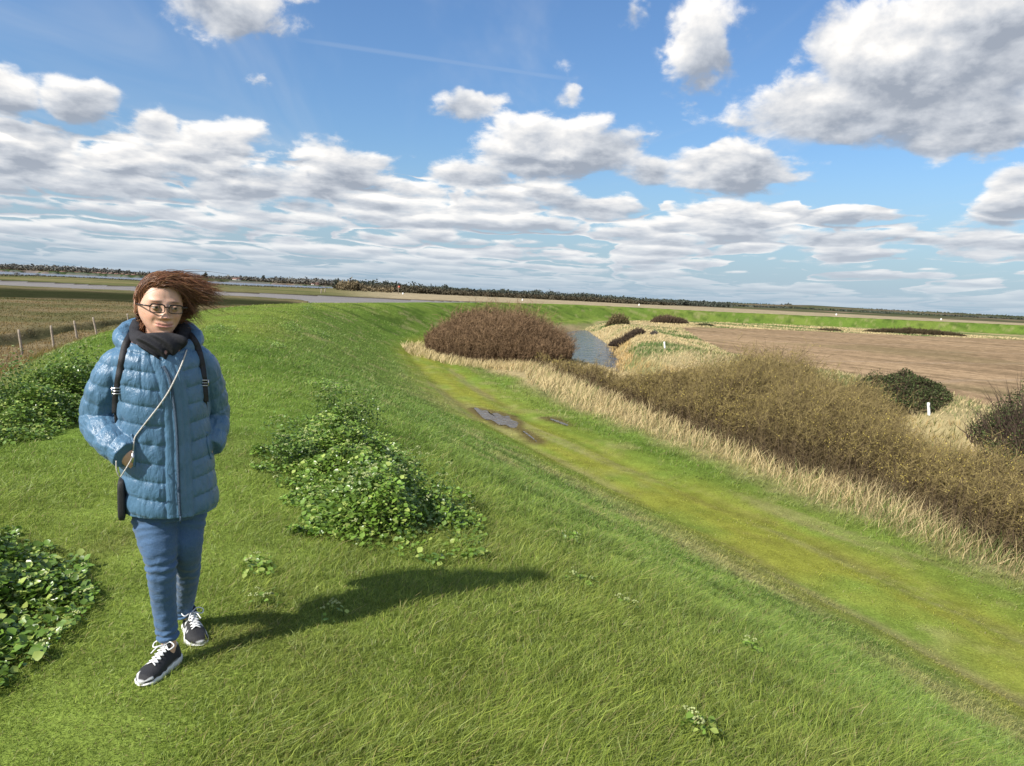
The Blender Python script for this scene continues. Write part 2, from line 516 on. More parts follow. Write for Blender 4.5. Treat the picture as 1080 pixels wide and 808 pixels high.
def U(px, py, z): return at(px, py, z)[:2]
ZB = -2.5         # level of the land behind the bank
ZM = -2.0         # salt marsh
ZW = -4.0         # estuary water
ZD = -3.7         # water in the drain
DRAIN_L = [U(596, 347, ZD), U(604, 360, ZD), U(607, 375, ZD), U(600, 391, ZD)]
DRAIN_R = [U(612, 346, ZD), U(624, 360, ZD), U(636, 375, ZD), U(648, 392, ZD)]
DRAIN = [(a + b) / 2 for a, b in zip(DRAIN_L, DRAIN_R)]
far = DRAIN[0]
DRAIN = [far + (-6, 1.5) if False else far + np.array([15.0, 3.0]), far + np.array([5.0, 3.5])] + DRAIN + [np.array(p) for p in ((8.5, 44), (12.5, 33), (17.5, 22), (23, 11), (30, -4), (36, -20))]
DRAIN = np.array(DRAIN)
DC = catmull(DRAIN, 60)
FIELD = np.array([U(716, 344.5, ZB), U(745, 362, ZB), U(790, 383, ZB), U(850, 397, ZB), U(960, 424, ZB), U(1100, 452, ZB), (60, 10), (180, 40), (420, 200)] +
                 [U(1300, 366.5, ZB), U(1080, 358.5, ZB), U(960, 354, ZB), U(840, 348.5, ZB)])
# the mossy track along the foot of the bank: its offset from the shoulder
def track_off(y): return np.interp(y, [-20, 5, 8, 13.5, 17.5, 28, 50, 80], [9.8, 10.0, 10.3, 10.7, 10.8, 11.2, 11.2, 11.5])

# seaward: edges of marsh and mud given as direction (photo x) and distance
def azpx(x, y): return 540 + FPX * x / np.maximum(y, 1e-3)     # direction as photo column at the horizon
M_IN_PX = [-900, 0, 150, 200, 250, 300, 322, 330]
M_IN_D  = [150, 174, 184, 178, 180, 178, 162, 100]             # outer edge of the near marsh (depth y)
S0_PX = [-900, 0, 75, 150, 250, 340, 450, 500, 1100, 1900]
S0_D  = [300, 312, 314, 310, 306, 318, 335, 360, 400, 420]     # near edge of the far strip
S1_PX = [-900, 0, 75, 150, 250, 335, 352, 365]
S1_D  = [480, 470, 590, 590, 570, 700, 1000, 2600]             # far edge of the strip, water beyond

ZP = -2.50
PUDPX = [[(500, 430.5), (503, 430.2), (508, 432.5), (514, 433), (517, 436.5), (524, 435.5), (531, 439), (536, 438.5), (539, 442.5), (545, 445), (546, 448), (543, 451), (538, 450.5), (533, 448), (526, 447.5), (519, 443), (512, 442), (507, 438)],
         [(548, 453), (553, 456.2), (558, 460), (564, 464.5), (566, 465.5), (561, 460.5), (554, 455.5)],
         [(578, 441), (584, 442.2), (591, 444.5), (597, 447), (601, 449), (596, 448.2), (589, 445.7), (582, 442.9)]]
PUD = []
for L_ in PUDPX:
    P_ = np.array([U(a, b, ZP) for a, b in L_]); PUD.append(catmull(np.vstack([P_, P_[0]]), 80)[:-1])
def land(x, y):
    """height and zone weights at world points"""
    x = np.asarray(x, float); y = np.asarray(y, float)
    s = sdist(x, y)
    r = np.hypot(x, y)
    px = np.where(y > 1, azpx(x, y), np.where(x < 0, -900, 1900)); px = np.clip(px, -900, 1900)
    n1 = fbm(x / 3.1, y / 3.1, oct=3, seed=3); n2 = fbm(x / 0.9, y / 0.9, oct=3, seed=5); nb = fbm(x / 40, y / 40, oct=3, seed=9)
    # crest and landward slope
    hcr = np.interp(px, [600, 750, 1000], [0, -0.35, -0.25]); hcr = np.where((r > 90) & (s > -30), hcr, 0)
    z = hcr + 0.06 * sstep(0, 1.6, s) * sstep(3.5, 1.6, s)
    z = z + (ZB - hcr) * sstep(2.3, track_off(y) - .3, s)
    z = z + 0.05 * n1 + 0.03 * n2 * sstep(60, 20, r)
    ts_ = s - track_off(y); z = z - 0.07 * np.exp(-((ts_ + .85) / 0.35) ** 2) - 0.06 * np.exp(-((ts_ - .85) / 0.35) ** 2)   # wheel ruts
    z = z + 0.25 * sstep(13.5, 16, s) * sstep(25, 18, s) * (r < 130)
    k_ = (r > 15) & (r < 40) & (s > 8) & (s < 15)
    if k_.any():
        for P_ in PUD:
            e_, _ = polydist(np.vstack([P_, P_[0]]), x[k_], y[k_]); ins = inpoly(P_, x[k_], y[k_])
            zz2 = z[k_]; wgt = sstep(.55, .05, e_)
            z[k_] = np.where(ins, ZP - .03, zz2 * (1 - wgt) + (ZP + .006) * wgt)
    # drain
    dd, tt = polydist(DC, x, y)
    wd = np.interp(tt, [0, .1, .25, .45, .6, 1], [0.5, .6, .9, 1.35, 1.5, 1.4])
    bank_h = 0.75 * np.exp(-((dd - wd - 5.5) / 2.6) ** 2) * (x > np.interp(y, DC[::-1, 1], DC[::-1, 0]))
    bank_h = bank_h * sstep(16, 30, y) * sstep(118, 95, y)
    z = z + np.where(s > 13, bank_h * (1 + 0.25 * n1), 0)
    cut = sstep(wd + np.interp(tt, [0, .3, .45], [6, 4.5, 2.3]) + 0.4 * n1, wd - 0.3, dd)
    cut = cut * sstep(12.5, 18.5, s)
    z = np.where(s > 12.5, z * (1 - cut) + (-4.6) * cut, z)
    # seaward slope and marsh
    zs = ZM * sstep(-0.4, -5.6, s) * (1 + 0 * x)
    mnoise = 0.14 * fbm(x / 7, y / 7, oct=4, seed=21) + 0.10 * n2 * sstep(90, 30, r)
    creek, _ = polydist(np.array([U(-60, 372, ZM), U(0, 361, ZM), U(22, 357, ZM), U(40, 353, ZM), U(50, 347.5, ZM), U(85, 345, ZM), U(120, 340, ZM), U(160, 334, ZM)]), x + 0.5 * n1, y + 0.6 * n1)
    zm = zs + mnoise * sstep(-4, -8, s)
    zm = zm - 0.4 * sstep(1.3, 0.2, creek) * (s < -6)
    md = np.interp(px, M_IN_PX, M_IN_D) + 3 * n1
    out = sstep(0, 1.6, y - md)
    mud_z = -4.0 + 0.10 + 0.10 * nb
    zm = zm * (1 - out) + mud_z * out
    s0 = np.interp(px, S0_PX, S0_D) + 9 * nb
    s1 = np.interp(px, S1_PX, S1_D) + 20 * nb
    strip = sstep(0, 26, y - s0)
    zstrip = -2.75 + 0.25 * nb + 0.8 * sstep(0, 160, y - s0)
    zm = zm * (1 - strip) + zstrip * strip
    sea = sstep(0, 30, y - s1) * (px < 366)
    zm = zm * (1 - sea) - 6.0 * sea
    shore = sstep(0, 40, r - (2050 + 120 * nb)) * (px < 380)
    hills = -1.6 + 5 * fbm(x / 500, y / 500, oct=3, seed=31)
    zm = np.where(shore > 0, zm * (1 - shore) + (hills + 3) * shore, zm)
    inl = sstep(700, 2400, r) * (px >= 360)
    hh = np.interp(px, [360, 500, 700, 800, 850, 930, 1080, 1900], [0, 2, 1, 6, 10, 7, 4, 4])
    zm = np.where(inl > 0, zm * (1 - inl) + (hh * 1.0 + hills) * inl, zm)
    zm = np.where(r > 4500, np.minimum(zm, 3.0), zm)
    z = np.where(s < 0, zm + (0.05 * n1 + 0.03 * n2 * sstep(60, 20, r)) * sstep(-3, 0, s) * sstep(-0.4, -0.0, s) + 0 * z, z)
    z = z + np.where(s < 0, (0.05 * n1 + 0.03 * n2 * sstep(60, 20, r)) * (1 - sstep(-0.4, -0.0, s)) * sstep(-3, 0, s), 0)
    z = z - np.where(s < 0, 0, 0)
    z = np.where(y < -30, np.maximum(z, -4.2), z)
    return dict(z=z, s=s, r=r, px=px, n1=n1, n2=n2, nb=nb, dd=dd, wd=wd, cut=cut, out=out, strip=strip, sea=sea, shore=shore, inl=inl,
                creek=creek, md=md, s0=s0)

def zone(d, x, y):
    """0 bank grass, 1 track, 2 rough verge, 3 field, 4 salt marsh, 5 mudflat, 6 far land, 7 strip"""
    s = d['s']
    Z = np.zeros(x.shape, int)
    to = track_off(y) + 0.25 * d['n1']
    Z[(s > to - 1.75) & (s < to + 1.9) & (d['r'] < 75)] = 1
    Z[s > 13.9 - .9 * sstep(26, 12, y) + 0.7 * d['n1']] = 2
    Z[inpoly(FIELD, x, y) & (s > 16)] = 3
    Z[s < -4.6] = 4
    Z[(s < -4.6) & (d['out'] > 0.3)] = 5
    Z[(s < -4.6) & (d['strip'] > 0.45)] = 7
    Z[(s < -4.6) & (((d['shore'] > 0.2) & (d['px'] < 380)) | ((d['inl'] > 0) & (d['r'] > 640)))] = 6
    Z[(d['sea'] > 0.5) & (d['shore'] <= 0.2) & (s < -4.6)] = 5
    return Z

# ---- albedo (surface colours)
G_DEEP = np.array([.084, .143, .024]); G_MID = np.array([.142, .208, .038]); G_YEL = np.array([.218, .240, .055])
MOSS = np.array([.205, .212, .036]); STRAW = np.array([.40, .32, .17]); SOIL = np.array([.262, .184, .108]); DRY = np.array([.21, .19, .085])
MUD = np.array([.20, .178, .155]); MARSH = np.array([.095, .096, .042]); MARSHB = np.array([.175, .138, .078]); MARSHD = np.array([.022, .027, .012])
def albedo(d, x, y, Z):
    n = x.shape; s = d['s']
    a = fbm(x / 1.7, y / 1.7, oct=4, seed=41); b = fbm(x / 9, y / 9, oct=3, seed=43); f = fbm(x / 0.35, y / 0.35, oct=3, seed=44)
    c = mixc(np.broadcast_to(G_MID, n + (3,)), G_DEEP, np.clip(0.45 + 0.9 * a, 0, 1))
    c = mixc(c, G_YEL, np.clip(0.22 + 0.9 * b + 0.3 * a, 0, 1) * 0.6)
    clump = fbm(x / 2.6, y / 2.6, oct=4, seed=45)
    c = mixc(c, np.array([.050, .085, .018]), .65 * sstep(.16, .42, clump) * sstep(35, 60, d['r']))
    # slope is bluer and deeper green
    sl = sstep(3, 5.0, s) * sstep(0, -2.5, s - track_off(y))
    c = mixc(c, np.array([.110, .178, .040]), 0.6 * sl * sstep(70, 40, d['r']))
    sp_ = sstep(.22, .5, fbm(x / 1.1 + 5, y / 1.1, oct=4, seed=46)) * sstep(2.5, 4.5, s) * (s < 14)
    c = mixc(c, np.array([.27, .25, .11]), .55 * sp_)
    # straw-coloured thatch along the foot of the slope
    th = np.exp(-((s - track_off(y) + 1.9 + 0.9 * a) / 1.1) ** 2) * np.clip(0.55 + 1.3 * a + 0.7 * b, 0, 1) * sstep(45, 20, d['r'])
    c = mixc(c, DRY * 1.25, 0.60 * th)
    # moss of the track, fading into grass at both sides
    to = track_off(y)
    sn = fbm(s * 1.6, y / 6 + x / 9, oct=4, seed=48); sn2 = fbm(s * 3.0, y / 2.2 + x / 4, oct=3, seed=49)
    tr = np.exp(-np.abs((s - to + 0.05 - .5 * sn) / 1.55) ** 3) * sstep(80, 55, d['r']) * np.clip(.88 + 1.0 * a + .5 * sn2, .15, 1)
    c = mixc(c, MOSS, 0.92 * tr)
    c = mixc(c, np.array([.15, .105, .05]), .22 * sstep(.22, .55, sn2) * np.exp(-np.abs((s - to) / 1.9) ** 4) * sstep(80, 55, d['r']))
    c = mixc(c, DRY * 1.15, .6 * sstep(.12, .45, sn) * np.exp(-np.abs((s - to - .3) / 2.6) ** 4) * sstep(70, 30, d['r']))
    rut = (np.exp(-((s - to + .85) / 0.20) ** 2) + np.exp(-((s - to - .85) / 0.20) ** 2)) * sstep(0.0, 0.35, b + 0.5 * a) * sstep(80, 50, d['r'])
    c = mixc(c, np.array([.13, .11, .04]), 0.4 * np.clip(rut, 0, 1))
    for P_ in PUD:
        kk_ = (d['r'] > 12) & (d['r'] < 45)
        if kk_.any():
            e_, _ = polydist(np.vstack([P_, P_[0]]), x[kk_], y[kk_]); cc_ = c[kk_]; c[kk_] = mixc(cc_, np.array([.10, .075, .035]), .85 * sstep(.38, .08, e_ + .25 * a[kk_]))
    # beaten path along the crest
    pa = np.exp(-((s - 0.9) / 0.55) ** 2) * np.clip(0.25 + 0.9 * a + .5 * f, 0, 1)
    c = mixc(c, np.array([.15, .125, .055]), 0.75 * pa)
    # rough verge with dead grass
    v = sstep(13.5, 15.0, s + 0.7 * a + .9 * sstep(22, 12, y))
    rough = mixc(np.broadcast_to(STRAW * 0.85, n + (3,)), np.array([.10, .135, .04]), np.clip(0.15 + 1.3 * b + 0.5 * a, 0, 1) * 0.8)
    c = mixc(c, rough, v)
    gb = sstep(0.0, 0.35, fbm(x / 5 + y / 9, y / 22, oct=3, seed=47)) * sstep(2, 4, d['dd'] - d['wd']) * (x > 8)
    c = mixc(c, np.array([.085, .14, .04]), 0.75 * gb * v)
    c = mixc(c, np.array([.25, .18, .105]), sstep(0.3, 0.8, d['cut']) * (1 - .8 * sstep(75, 95, d['r'])))
    fld = (Z == 3)
    fa = fbm(x / 0.6, y / 0.6, oct=4, seed=51); ft = fbm((x * .86 + y * .5) / 1.1, (-x * .5 + y * .86) / 30, oct=3, seed=52)
    fc = fbm(x / .22, y / .22, oct=2, seed=54) * sstep(110, 40, d['r'])
    cf = SOIL * (1 + 0.32 * fa + 0.48 * ft + 0.14 * b + .25 * fc)[..., None]
    tram = np.abs(((x * .43 - y * .90) / 12.0 + 0.12 * b) % 1 - 0.5) < 0.035
    cf = mixc(cf, np.array([.30, .225, .15]), 0.5 * tram)
    edge = fbm(x / 14, y / 14, oct=3, seed=53)
    cf = mixc(cf, np.array([.15, .13, .06]), 0.35 * sstep(0.1, 0.5, edge))
    c = np.where(fld[..., None], cf, c)
    # salt marsh
    mn = fbm(x / 5, y / 5, oct=4, seed=61); mb = fbm(x / 26, y / 17, oct=3, seed=62)
    cm = mixc(np.broadcast_to(MARSH, n + (3,)), MARSHB, np.clip(0.45 + 1.2 * mn + 0.5 * sstep(60, 30, y) , 0, 1))
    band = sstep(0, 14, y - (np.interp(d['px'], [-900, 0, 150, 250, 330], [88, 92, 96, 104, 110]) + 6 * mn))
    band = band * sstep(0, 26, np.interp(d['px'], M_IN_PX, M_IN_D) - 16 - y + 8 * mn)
    cm = mixc(cm, MARSHD, 0.95 * band)  # marsh colour is much darker in a band short of its outer edge
    cm = mixc(cm, MARSHD * 1.2, 0.8 * sstep(1.5, 0.5, d['creek'] + 0.4 * d['n1']))  # same dark olive along the creek
    cs = mixc(cm, STRAW * 0.55, 0.35 * sstep(0, -9, s + 12) * sstep(70, 40, y))
    msk = (s < -4.0)
    e = sstep(-1.0, -2.8, s + 0.8 * a)
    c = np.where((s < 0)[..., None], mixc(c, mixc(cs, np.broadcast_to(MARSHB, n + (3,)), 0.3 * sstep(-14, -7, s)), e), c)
    cmud = MUD * (1 + 0.18 * fbm(x / 30, y / 9, oct=3, seed=71))[..., None]
    c = np.where((Z == 5)[..., None], cmud, c)
    edge_dark = sstep(0.02, 0.3, d['out']) * sstep(0.98, 0.7, d['out'])
    c = np.where(((s < -4.6) & (d['strip'] < .3))[..., None], mixc(c, np.array([.05, .04, .03]), edge_dark), c)
    # strip of far marsh
    sp = d['strip']
    ct = mixc(np.broadcast_to(np.array([.17, .15, .07]), n + (3,)), np.array([.09, .10, .04]), np.clip(0.5 + 1.3 * fbm(x / 60, y / 14, oct=3, seed=81), 0, 1))
    ct = mixc(ct, np.array([.36, .29, .19]), 0.75 * sstep(340, 420, d['px']))
    ct = mixc(ct, np.array([.05, .04, .03]), sstep(0.95, 0.5, sp))
    c = np.where((Z == 7)[..., None], ct, c)
    # far land
    pf = fbm(x / 260, y / 130, oct=2, seed=91)
    q = np.floor((pf * 3.2) + 6) % 4
    F = np.array([[.05, .06, .03], [.10, .10, .055], [.22, .16, .11], [.07, .10, .035]])[q.astype(int)]
    F = mixc(F, np.array([.035, .04, .025]), 0.35)
    c = np.where((Z == 6)[..., None], F, c)
    return c

# ---- polar sheet round the viewpoint, dense where it is seen large
ph = np.concatenate([np.linspace(-180, -50, 60, endpoint=False), np.linspace(-50, 50, 1000, endpoint=False), np.linspace(50, 180, 60, endpoint=False)])
rr = np.concatenate([[0.02], np.geomspace(0.5, 30000, 900)])
PH, RR = np.meshgrid(np.radians(ph), rr, indexing='ij')
GX = RR * np.sin(PH); GY = RR * np.cos(PH)
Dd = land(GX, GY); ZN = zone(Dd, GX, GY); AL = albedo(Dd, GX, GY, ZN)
GV = np.stack([GX, GY, Dd['z']], -1)
ni, nj = GX.shape
idx = np.arange(ni * nj).reshape(ni, nj)
i2 = np.concatenate([np.arange(1, ni), [0]])
Q = np.stack([idx[:, :-1], idx[:, 1:], idx[i2][:, 1:], idx[i2][:, :-1]], -1).reshape(-1, 4)
ZF = ZN[:, :-1].reshape(-1)
GVf = GV.reshape(-1, 3); ALf = AL.reshape(-1, 3)

def ground_mat(name, rough=0.9, bump=0.6, sc=30.0, far=2.5, spec=0.0, var=0.35):
    m, t, b, out = material(name)
    P = t.n('ShaderNodeNewGeometry').outputs['Position']
    a = t.n('ShaderNodeAttribute', attribute_name='Col').outputs['Color']
    n1 = t.noise(P, sc, 5, 0.65); n2 = t.noise(P, far, 5, 0.6)
    f = t.m('MULTIPLY', t.mr(n1, 0.25, 0.75, 1 - var, 1 + var), t.mr(n2, 0.3, 0.7, 1 - var * 0.6, 1 + var * 0.6))
    c = t.vs(a, f)
    t.L.new(c, b.inputs['Base Color'])
    b.inputs['Roughness'].default_value = rough; b.inputs['Specular IOR Level'].default_value = spec
    bp = t.n('ShaderNodeBump', {'Height': t.m('ADD', t.m('MULTIPLY', n1, 0.35), n2), 'Strength': bump, 'Distance': 0.12})
    t.L.new(bp.outputs[0], b.inputs['Normal'])
    return m
GM = {0: ('grass_bank', ground_mat('bank_grass')), 1: ('track', ground_mat('mossy_track', bump=.5)), 2: ('rough_ground', ground_mat('rough_verge', bump=.8)),
      3: ('ploughed_field', ground_mat('tilled_soil', bump=1.0, sc=9, far=1.6, var=.3)), 4: ('salt_marsh', ground_mat('marsh_turf', bump=.9, sc=8, far=1.2)),
      5: ('mudflat', ground_mat('wet_mud', rough=.55, bump=.15, sc=2, far=.2, spec=.15, var=.12)), 6: ('far_land', ground_mat('far_fields', sc=.05, far=.01, bump=.2)),
      7: ('far_marsh', ground_mat('far_marsh_turf', sc=.6, far=.1, bump=.5))}
for k, (nm, mt) in GM.items():
    f = Q[ZF == k]
    if not len(f): continue
    u, inv_ = np.unique(f, return_inverse=True)
    o = mesh_np(nm, GVf[u], inv_.reshape(-1, 4), mt, smooth=True, col=ALf[u])
    tag(o, kind='structure')

def height(x, y):
    return land(np.atleast_1d(x).astype(float), np.atleast_1d(y).astype(float))['z']

# ---- water
def water_mat(name, col, rough, scale, strength, stretch=(1, 1, 1)):
    spec = .28 if name == 'drain' else .5
    m, t, b, out = material(name)
    P = t.v('MULTIPLY', t.n('ShaderNodeNewGeometry').outputs['Position'], stretch)
    n = t.noise(P, scale, 4, 0.6, 0.4)
    b.inputs['Base Color'].default_value = (*col, 1); b.inputs['Roughness'].default_value = rough
    b.inputs['IOR'].default_value = 1.33; b.inputs['Specular IOR Level'].default_value = spec
    bp = t.n('ShaderNodeBump', {'Height': n, 'Strength': strength, 'Distance': 0.22}); t.L.new(bp.outputs[0], b.inputs['Normal'])
    return m
wv = np.array([(-6000, 230, ZW), (-20, 230, ZW), (-20, 420, ZW), (-150, 1000, ZW), (-500, 2300, ZW), (-1500, 3000, ZW), (-6000, 3200, ZW)])
tag(mesh_np('estuary_water', wv, np.array([[0, 1, 2, 3, 4, 5, 6]]), water_mat('estuary', (.075, .09, .12), .25, .35, .5, (.6, 1, 1))), kind='structure')
L = []; 
for i, p in enumerate(DC):
    tdir = DC[min(i + 1, len(DC) - 1)] - DC[max(i - 1, 0)]; tdir /= np.linalg.norm(tdir); nrm_ = np.array([-tdir[1], tdir[0]])
    L += [(*(p + nrm_ * 4.2), ZD), (*(p - nrm_ * 4.2), ZD)]
L = np.array(L); nn = len(DC)
tag(mesh_np('drain_water', L, np.array([[2 * i, 2 * i + 2, 2 * i + 3, 2 * i + 1] for i in range(nn - 1)])[:, ::-1], water_mat('drain', (.010, .018, .030), .12, 1.3, 1.0, (1.0, .45, 1))), kind='structure')
# puddles standing in the ruts of the track
for P_ in PUD:
    c_ = P_.mean(0); V = np.array([(p[0], p[1], ZP) for p in (P_ - c_) * 1.03 + c_] + [(c_[0], c_[1], ZP)]); k = len(V) - 1
    F = np.array([[i, (i + 1) % k, k] for i in range(k)])
    tag(mesh_np('puddle', V, F, water_mat('puddle_water', (.10, .09, .072), .06, 4, .10)), kind='structure')
# ------------------------------------------------------------------ blades, twigs and leaves
def blade_mesh(P, D, Ln, Wd, bend, C, tipc=None, seg=2):
    """P base (n,3), D unit direction (n,3), Ln length, Wd width, bend (n,3) added at the tip; ribbon tapering to a point"""
    n = len(P)
    side = np.cross(D, rng.normal(size=(n, 3))); side /= np.linalg.norm(side, axis=1)[:, None] + 1e-9
    Ln = np.asarray(Ln)[:, None]; Wd = np.asarray(Wd)[:, None]
    mid = P + D * Ln * 0.55 + bend * 0.30
    tip = P + D * Ln * 0.98 + bend
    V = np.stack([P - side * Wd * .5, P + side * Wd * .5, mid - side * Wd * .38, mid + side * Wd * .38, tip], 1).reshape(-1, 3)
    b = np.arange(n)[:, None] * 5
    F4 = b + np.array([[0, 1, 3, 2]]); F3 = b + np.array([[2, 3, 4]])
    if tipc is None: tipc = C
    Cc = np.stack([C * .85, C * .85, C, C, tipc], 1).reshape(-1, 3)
    return V, [F4, F3], Cc

def leaf_mat(name, rough=.5, tr=.35, spec=.35):
    m, t, b, out = material(name)
    a = t.n('ShaderNodeAttribute', attribute_name='Col').outputs['Color']
    P = t.n('ShaderNodeNewGeometry').outputs['Position']
    c = t.vs(a, t.mr(t.noise(P, 3.0, 3, .6), .3, .7, .85, 1.15))
    t.L.new(c, b.inputs['Base Color']); b.inputs['Roughness'].default_value = rough; b.inputs['Specular IOR Level'].default_value = spec
    tn = t.n('ShaderNodeBsdfTranslucent'); t.L.new(c, tn.inputs['Color'])
    mx = t.n('ShaderNodeMixShader', {0: tr}); t.L.new(b.outputs[0], mx.inputs[1]); t.L.new(tn.outputs[0], mx.inputs[2])
    t.L.new(mx.outputs[0], out.inputs[0])
    return m
M_GRASS = leaf_mat('grass_blades', .45, .4, .3)
M_STRAW = leaf_mat('straw', .6, .25, .2)
M_LEAF = leaf_mat('broad_leaves', .32, .3, .5)
M_TWIG = leaf_mat('twigs', .8, .0, .15)
M_FLOWER = leaf_mat('flower_heads', .6, .3, .2)
M_FARTREE = leaf_mat('far_foliage', .8, .1, .1)

def polar_pts(n, r0, r1, p=1.5, a0=-44, a1=44):
    u = rng.random(n)
    if abs(p - 1) < 1e-6: r = r0 * (r1 / r0) ** u
    else: r = (r0 ** (1 - p) + u * (r1 ** (1 - p) - r0 ** (1 - p))) ** (1 / (1 - p))
    a = np.radians(rng.uniform(a0, a1, n))
    return r * np.sin(a), r * np.cos(a), r

def wind(n, amt):
    """blades leaning before the wind, which blows across from the left"""
    return np.stack([rng.normal(.42, .58, n), rng.normal(.08, .52, n), np.zeros(n)], 1) * amt[:, None]

NG = 780000
x, y, r = polar_pts(NG, 1.7, 75, 1.32)
d = land(x, y)
s = d['s']
k = (s > -3.4 - 0.0 * x) & (s < 14.6) & (rng.random(NG) < np.where((s > 9.4) & (s < 13.2), .75, 1))
k &= ~((s < -1.8) & (rng.random(NG) < .6))
zp = np.zeros(NG, bool)
for P in PUD: zp |= inpoly(P, x, y)
k &= ~zp
x, y, r, s = x[k], y[k], r[k], s[k]; d = {q: v[k] for q, v in d.items()}
Z0 = zone(d, x, y)
c = albedo(d, x, y, Z0)
cl = fbm(x / .42, y / .42, oct=3, seed=101); cl2 = fbm(x / 1.5, y / 1.5, oct=3, seed=102)
to_ = track_off(y)
hgt = 0.062 + 0.050 * cl + .030 * cl2
hgt = hgt * np.where(s > 3, 1.3, 1.0) * (1 - 0.62 * np.exp(-((s - to_) / 1.9) ** 4)) * (1 - .35 * np.exp(-((s - .9) / .6) ** 2))
hgt = hgt * np.where(s < -.6, 1.5, 1.0) * np.where(s > 12.6, 1.8, 1)
hgt = np.clip(hgt, .020, .4) * rng.uniform(.6, 1.35, len(x)) * (1 + 0.15 * sstep(15, 50, r))
w = np.maximum(.0027, r * .00058) * rng.uniform(.7, 1.3, len(x))
dr = np.stack([rng.normal(0, .35, len(x)) + .35 * cl, rng.normal(0, .35, len(x)) + .3 * cl2, np.ones(len(x))], 1); dr /= np.linalg.norm(dr, axis=1)[:, None]
bend = wind(len(x), hgt * .65); bend[:, 2] = -hgt * .22
lg = rng.random(len(x)) < .07; hgt[lg] *= 1.3; w[lg] *= 1.15
P = np.stack([x, y, d['z'] - .006], 1)
vv = rng.uniform(.75, 1.4, len(x))[:, None]
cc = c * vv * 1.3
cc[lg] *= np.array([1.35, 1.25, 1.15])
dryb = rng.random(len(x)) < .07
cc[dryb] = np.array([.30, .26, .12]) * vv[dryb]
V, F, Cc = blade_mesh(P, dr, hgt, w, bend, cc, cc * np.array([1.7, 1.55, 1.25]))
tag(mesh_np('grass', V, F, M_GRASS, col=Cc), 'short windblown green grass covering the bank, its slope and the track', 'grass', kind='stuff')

# dead grass along the foot of the thickets and on the banks of the drain
def straw(name, label, n, r0, r1, cond, hfun, colfun=None, p=1.2, a0=-44, a1=44, wmin=.004, wk=.00060):
    x, y, r = polar_pts(n, r0, r1, p, a0, a1)
    d = land(x, y); k = cond(x, y, d); x, y, r = x[k], y[k], r[k]; d = {q: v[k] for q, v in d.items()}
    h = hfun(x, y, d) * rng.uniform(.6, 1.3, len(x)); w = np.maximum(wmin, r * wk) * rng.uniform(.7, 1.3, len(x))
    dr = np.stack([rng.normal(.05, .28, len(x)), rng.normal(0, .28, len(x)), np.ones(len(x))], 1); dr /= np.linalg.norm(dr, axis=1)[:, None]
    bend = wind(len(x), h * .45); bend[:, 2] = -h * .1
    c = np.broadcast_to(STRAW * 1.45, (len(x), 3)) * rng.uniform(.65, 1.3, len(x))[:, None]
    if colfun is not None: c = colfun(c, x, y, d)
    V, F, Cc = blade_mesh(np.stack([x, y, d['z'] - .02], 1), dr, h, w, bend, c, c * 1.15)
    return tag(mesh_np(name, V, F, M_STRAW, col=Cc), label, 'dry grass', kind='stuff')
def c1(c, x, y, d):
    g = rng.random(len(x)) < .12 + .50 * sstep(14.6, 13.4, d['s'])
    c = c.copy(); c[g] = np.array([.14, .19, .05]) * rng.uniform(.8, 1.3, g.sum())[:, None]
    return c
cl_ = lambda x, y: fbm(x / 1.3, y / 1.3, oct=3, seed=131)
straw('dry_grass_verge', 'pale dead grass fringe between the mossy track and the bare thickets', 210000, 9, 80,
      lambda x, y, d: (d['s'] + .9 * sstep(22, 12, y) > 14.0 + .7 * sstep(26, 34, y) + .6 * d['n1']) & (d['s'] < 17.2) & (rng.random(len(x)) < .25 + .9 * sstep(14.0, 14.9, d['s'] + .9 * sstep(22, 12, y))) & (d['cut'] < .3),
      lambda x, y, d: (.14 + .44 * sstep(13.9, 15.0, d['s'] + .9 * sstep(22, 12, y)) + .14 * cl_(x, y)) * (1 - .25 * sstep(30, 60, d['r'])), c1, p=.9, a0=-14, a1=44)
def c2(c, x, y, d):
    b = fbm(x / 5 + y / 9, y / 22, oct=3, seed=47)
    g = (b + rng.normal(0, .12, len(x)) > .14) & (d['dd'] > d['wd'] + 2.0) & (x > 8)
    c = c.copy(); c[g] = np.array([.12, .18, .05]) * rng.uniform(.8, 1.25, g.sum())[:, None]
    g2 = (x > 12) & (y < 60) & (rng.random(len(x)) < .5); c[g2] = np.array([.17, .20, .07]) * rng.uniform(.7, 1.3, g2.sum())[:, None]
    brown = (d['cut'] > .12) & (d['r'] < 85); c[brown] *= np.array([.92, .82, .68])
    return c
straw('dry_grass_bank', 'pale rough dead grass and reeds on both banks of the drain', 200000, 26, 190,
      lambda x, y, d: (d['s'] > 16.4) & (d['s'] < 90) & (d['cut'] < .80) & ~inpoly(FIELD, x, y) & (x < 60 + .35 * y),
      lambda x, y, d: (.26 + .12 * cl_(x, y)) * np.where((d['cut'] > .12) & (d['r'] < 85), 1.7, 1.0), c2, p=.9, a0=-8, a1=44, wk=.0007)
def c3(c, x, y, d):
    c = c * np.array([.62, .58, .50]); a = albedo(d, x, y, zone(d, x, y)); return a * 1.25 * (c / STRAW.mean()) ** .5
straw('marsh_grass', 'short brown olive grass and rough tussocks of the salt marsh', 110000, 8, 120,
      lambda x, y, d: (d['s'] < -2.2) & (d['out'] < .1) & (d['creek'] > .5), lambda x, y, d: .13 + .05 * cl_(x, y) + .14 * sstep(-14, -5, d['s']) * sstep(50, 20, y), c3, p=.8, a0=-44, a1=-10)

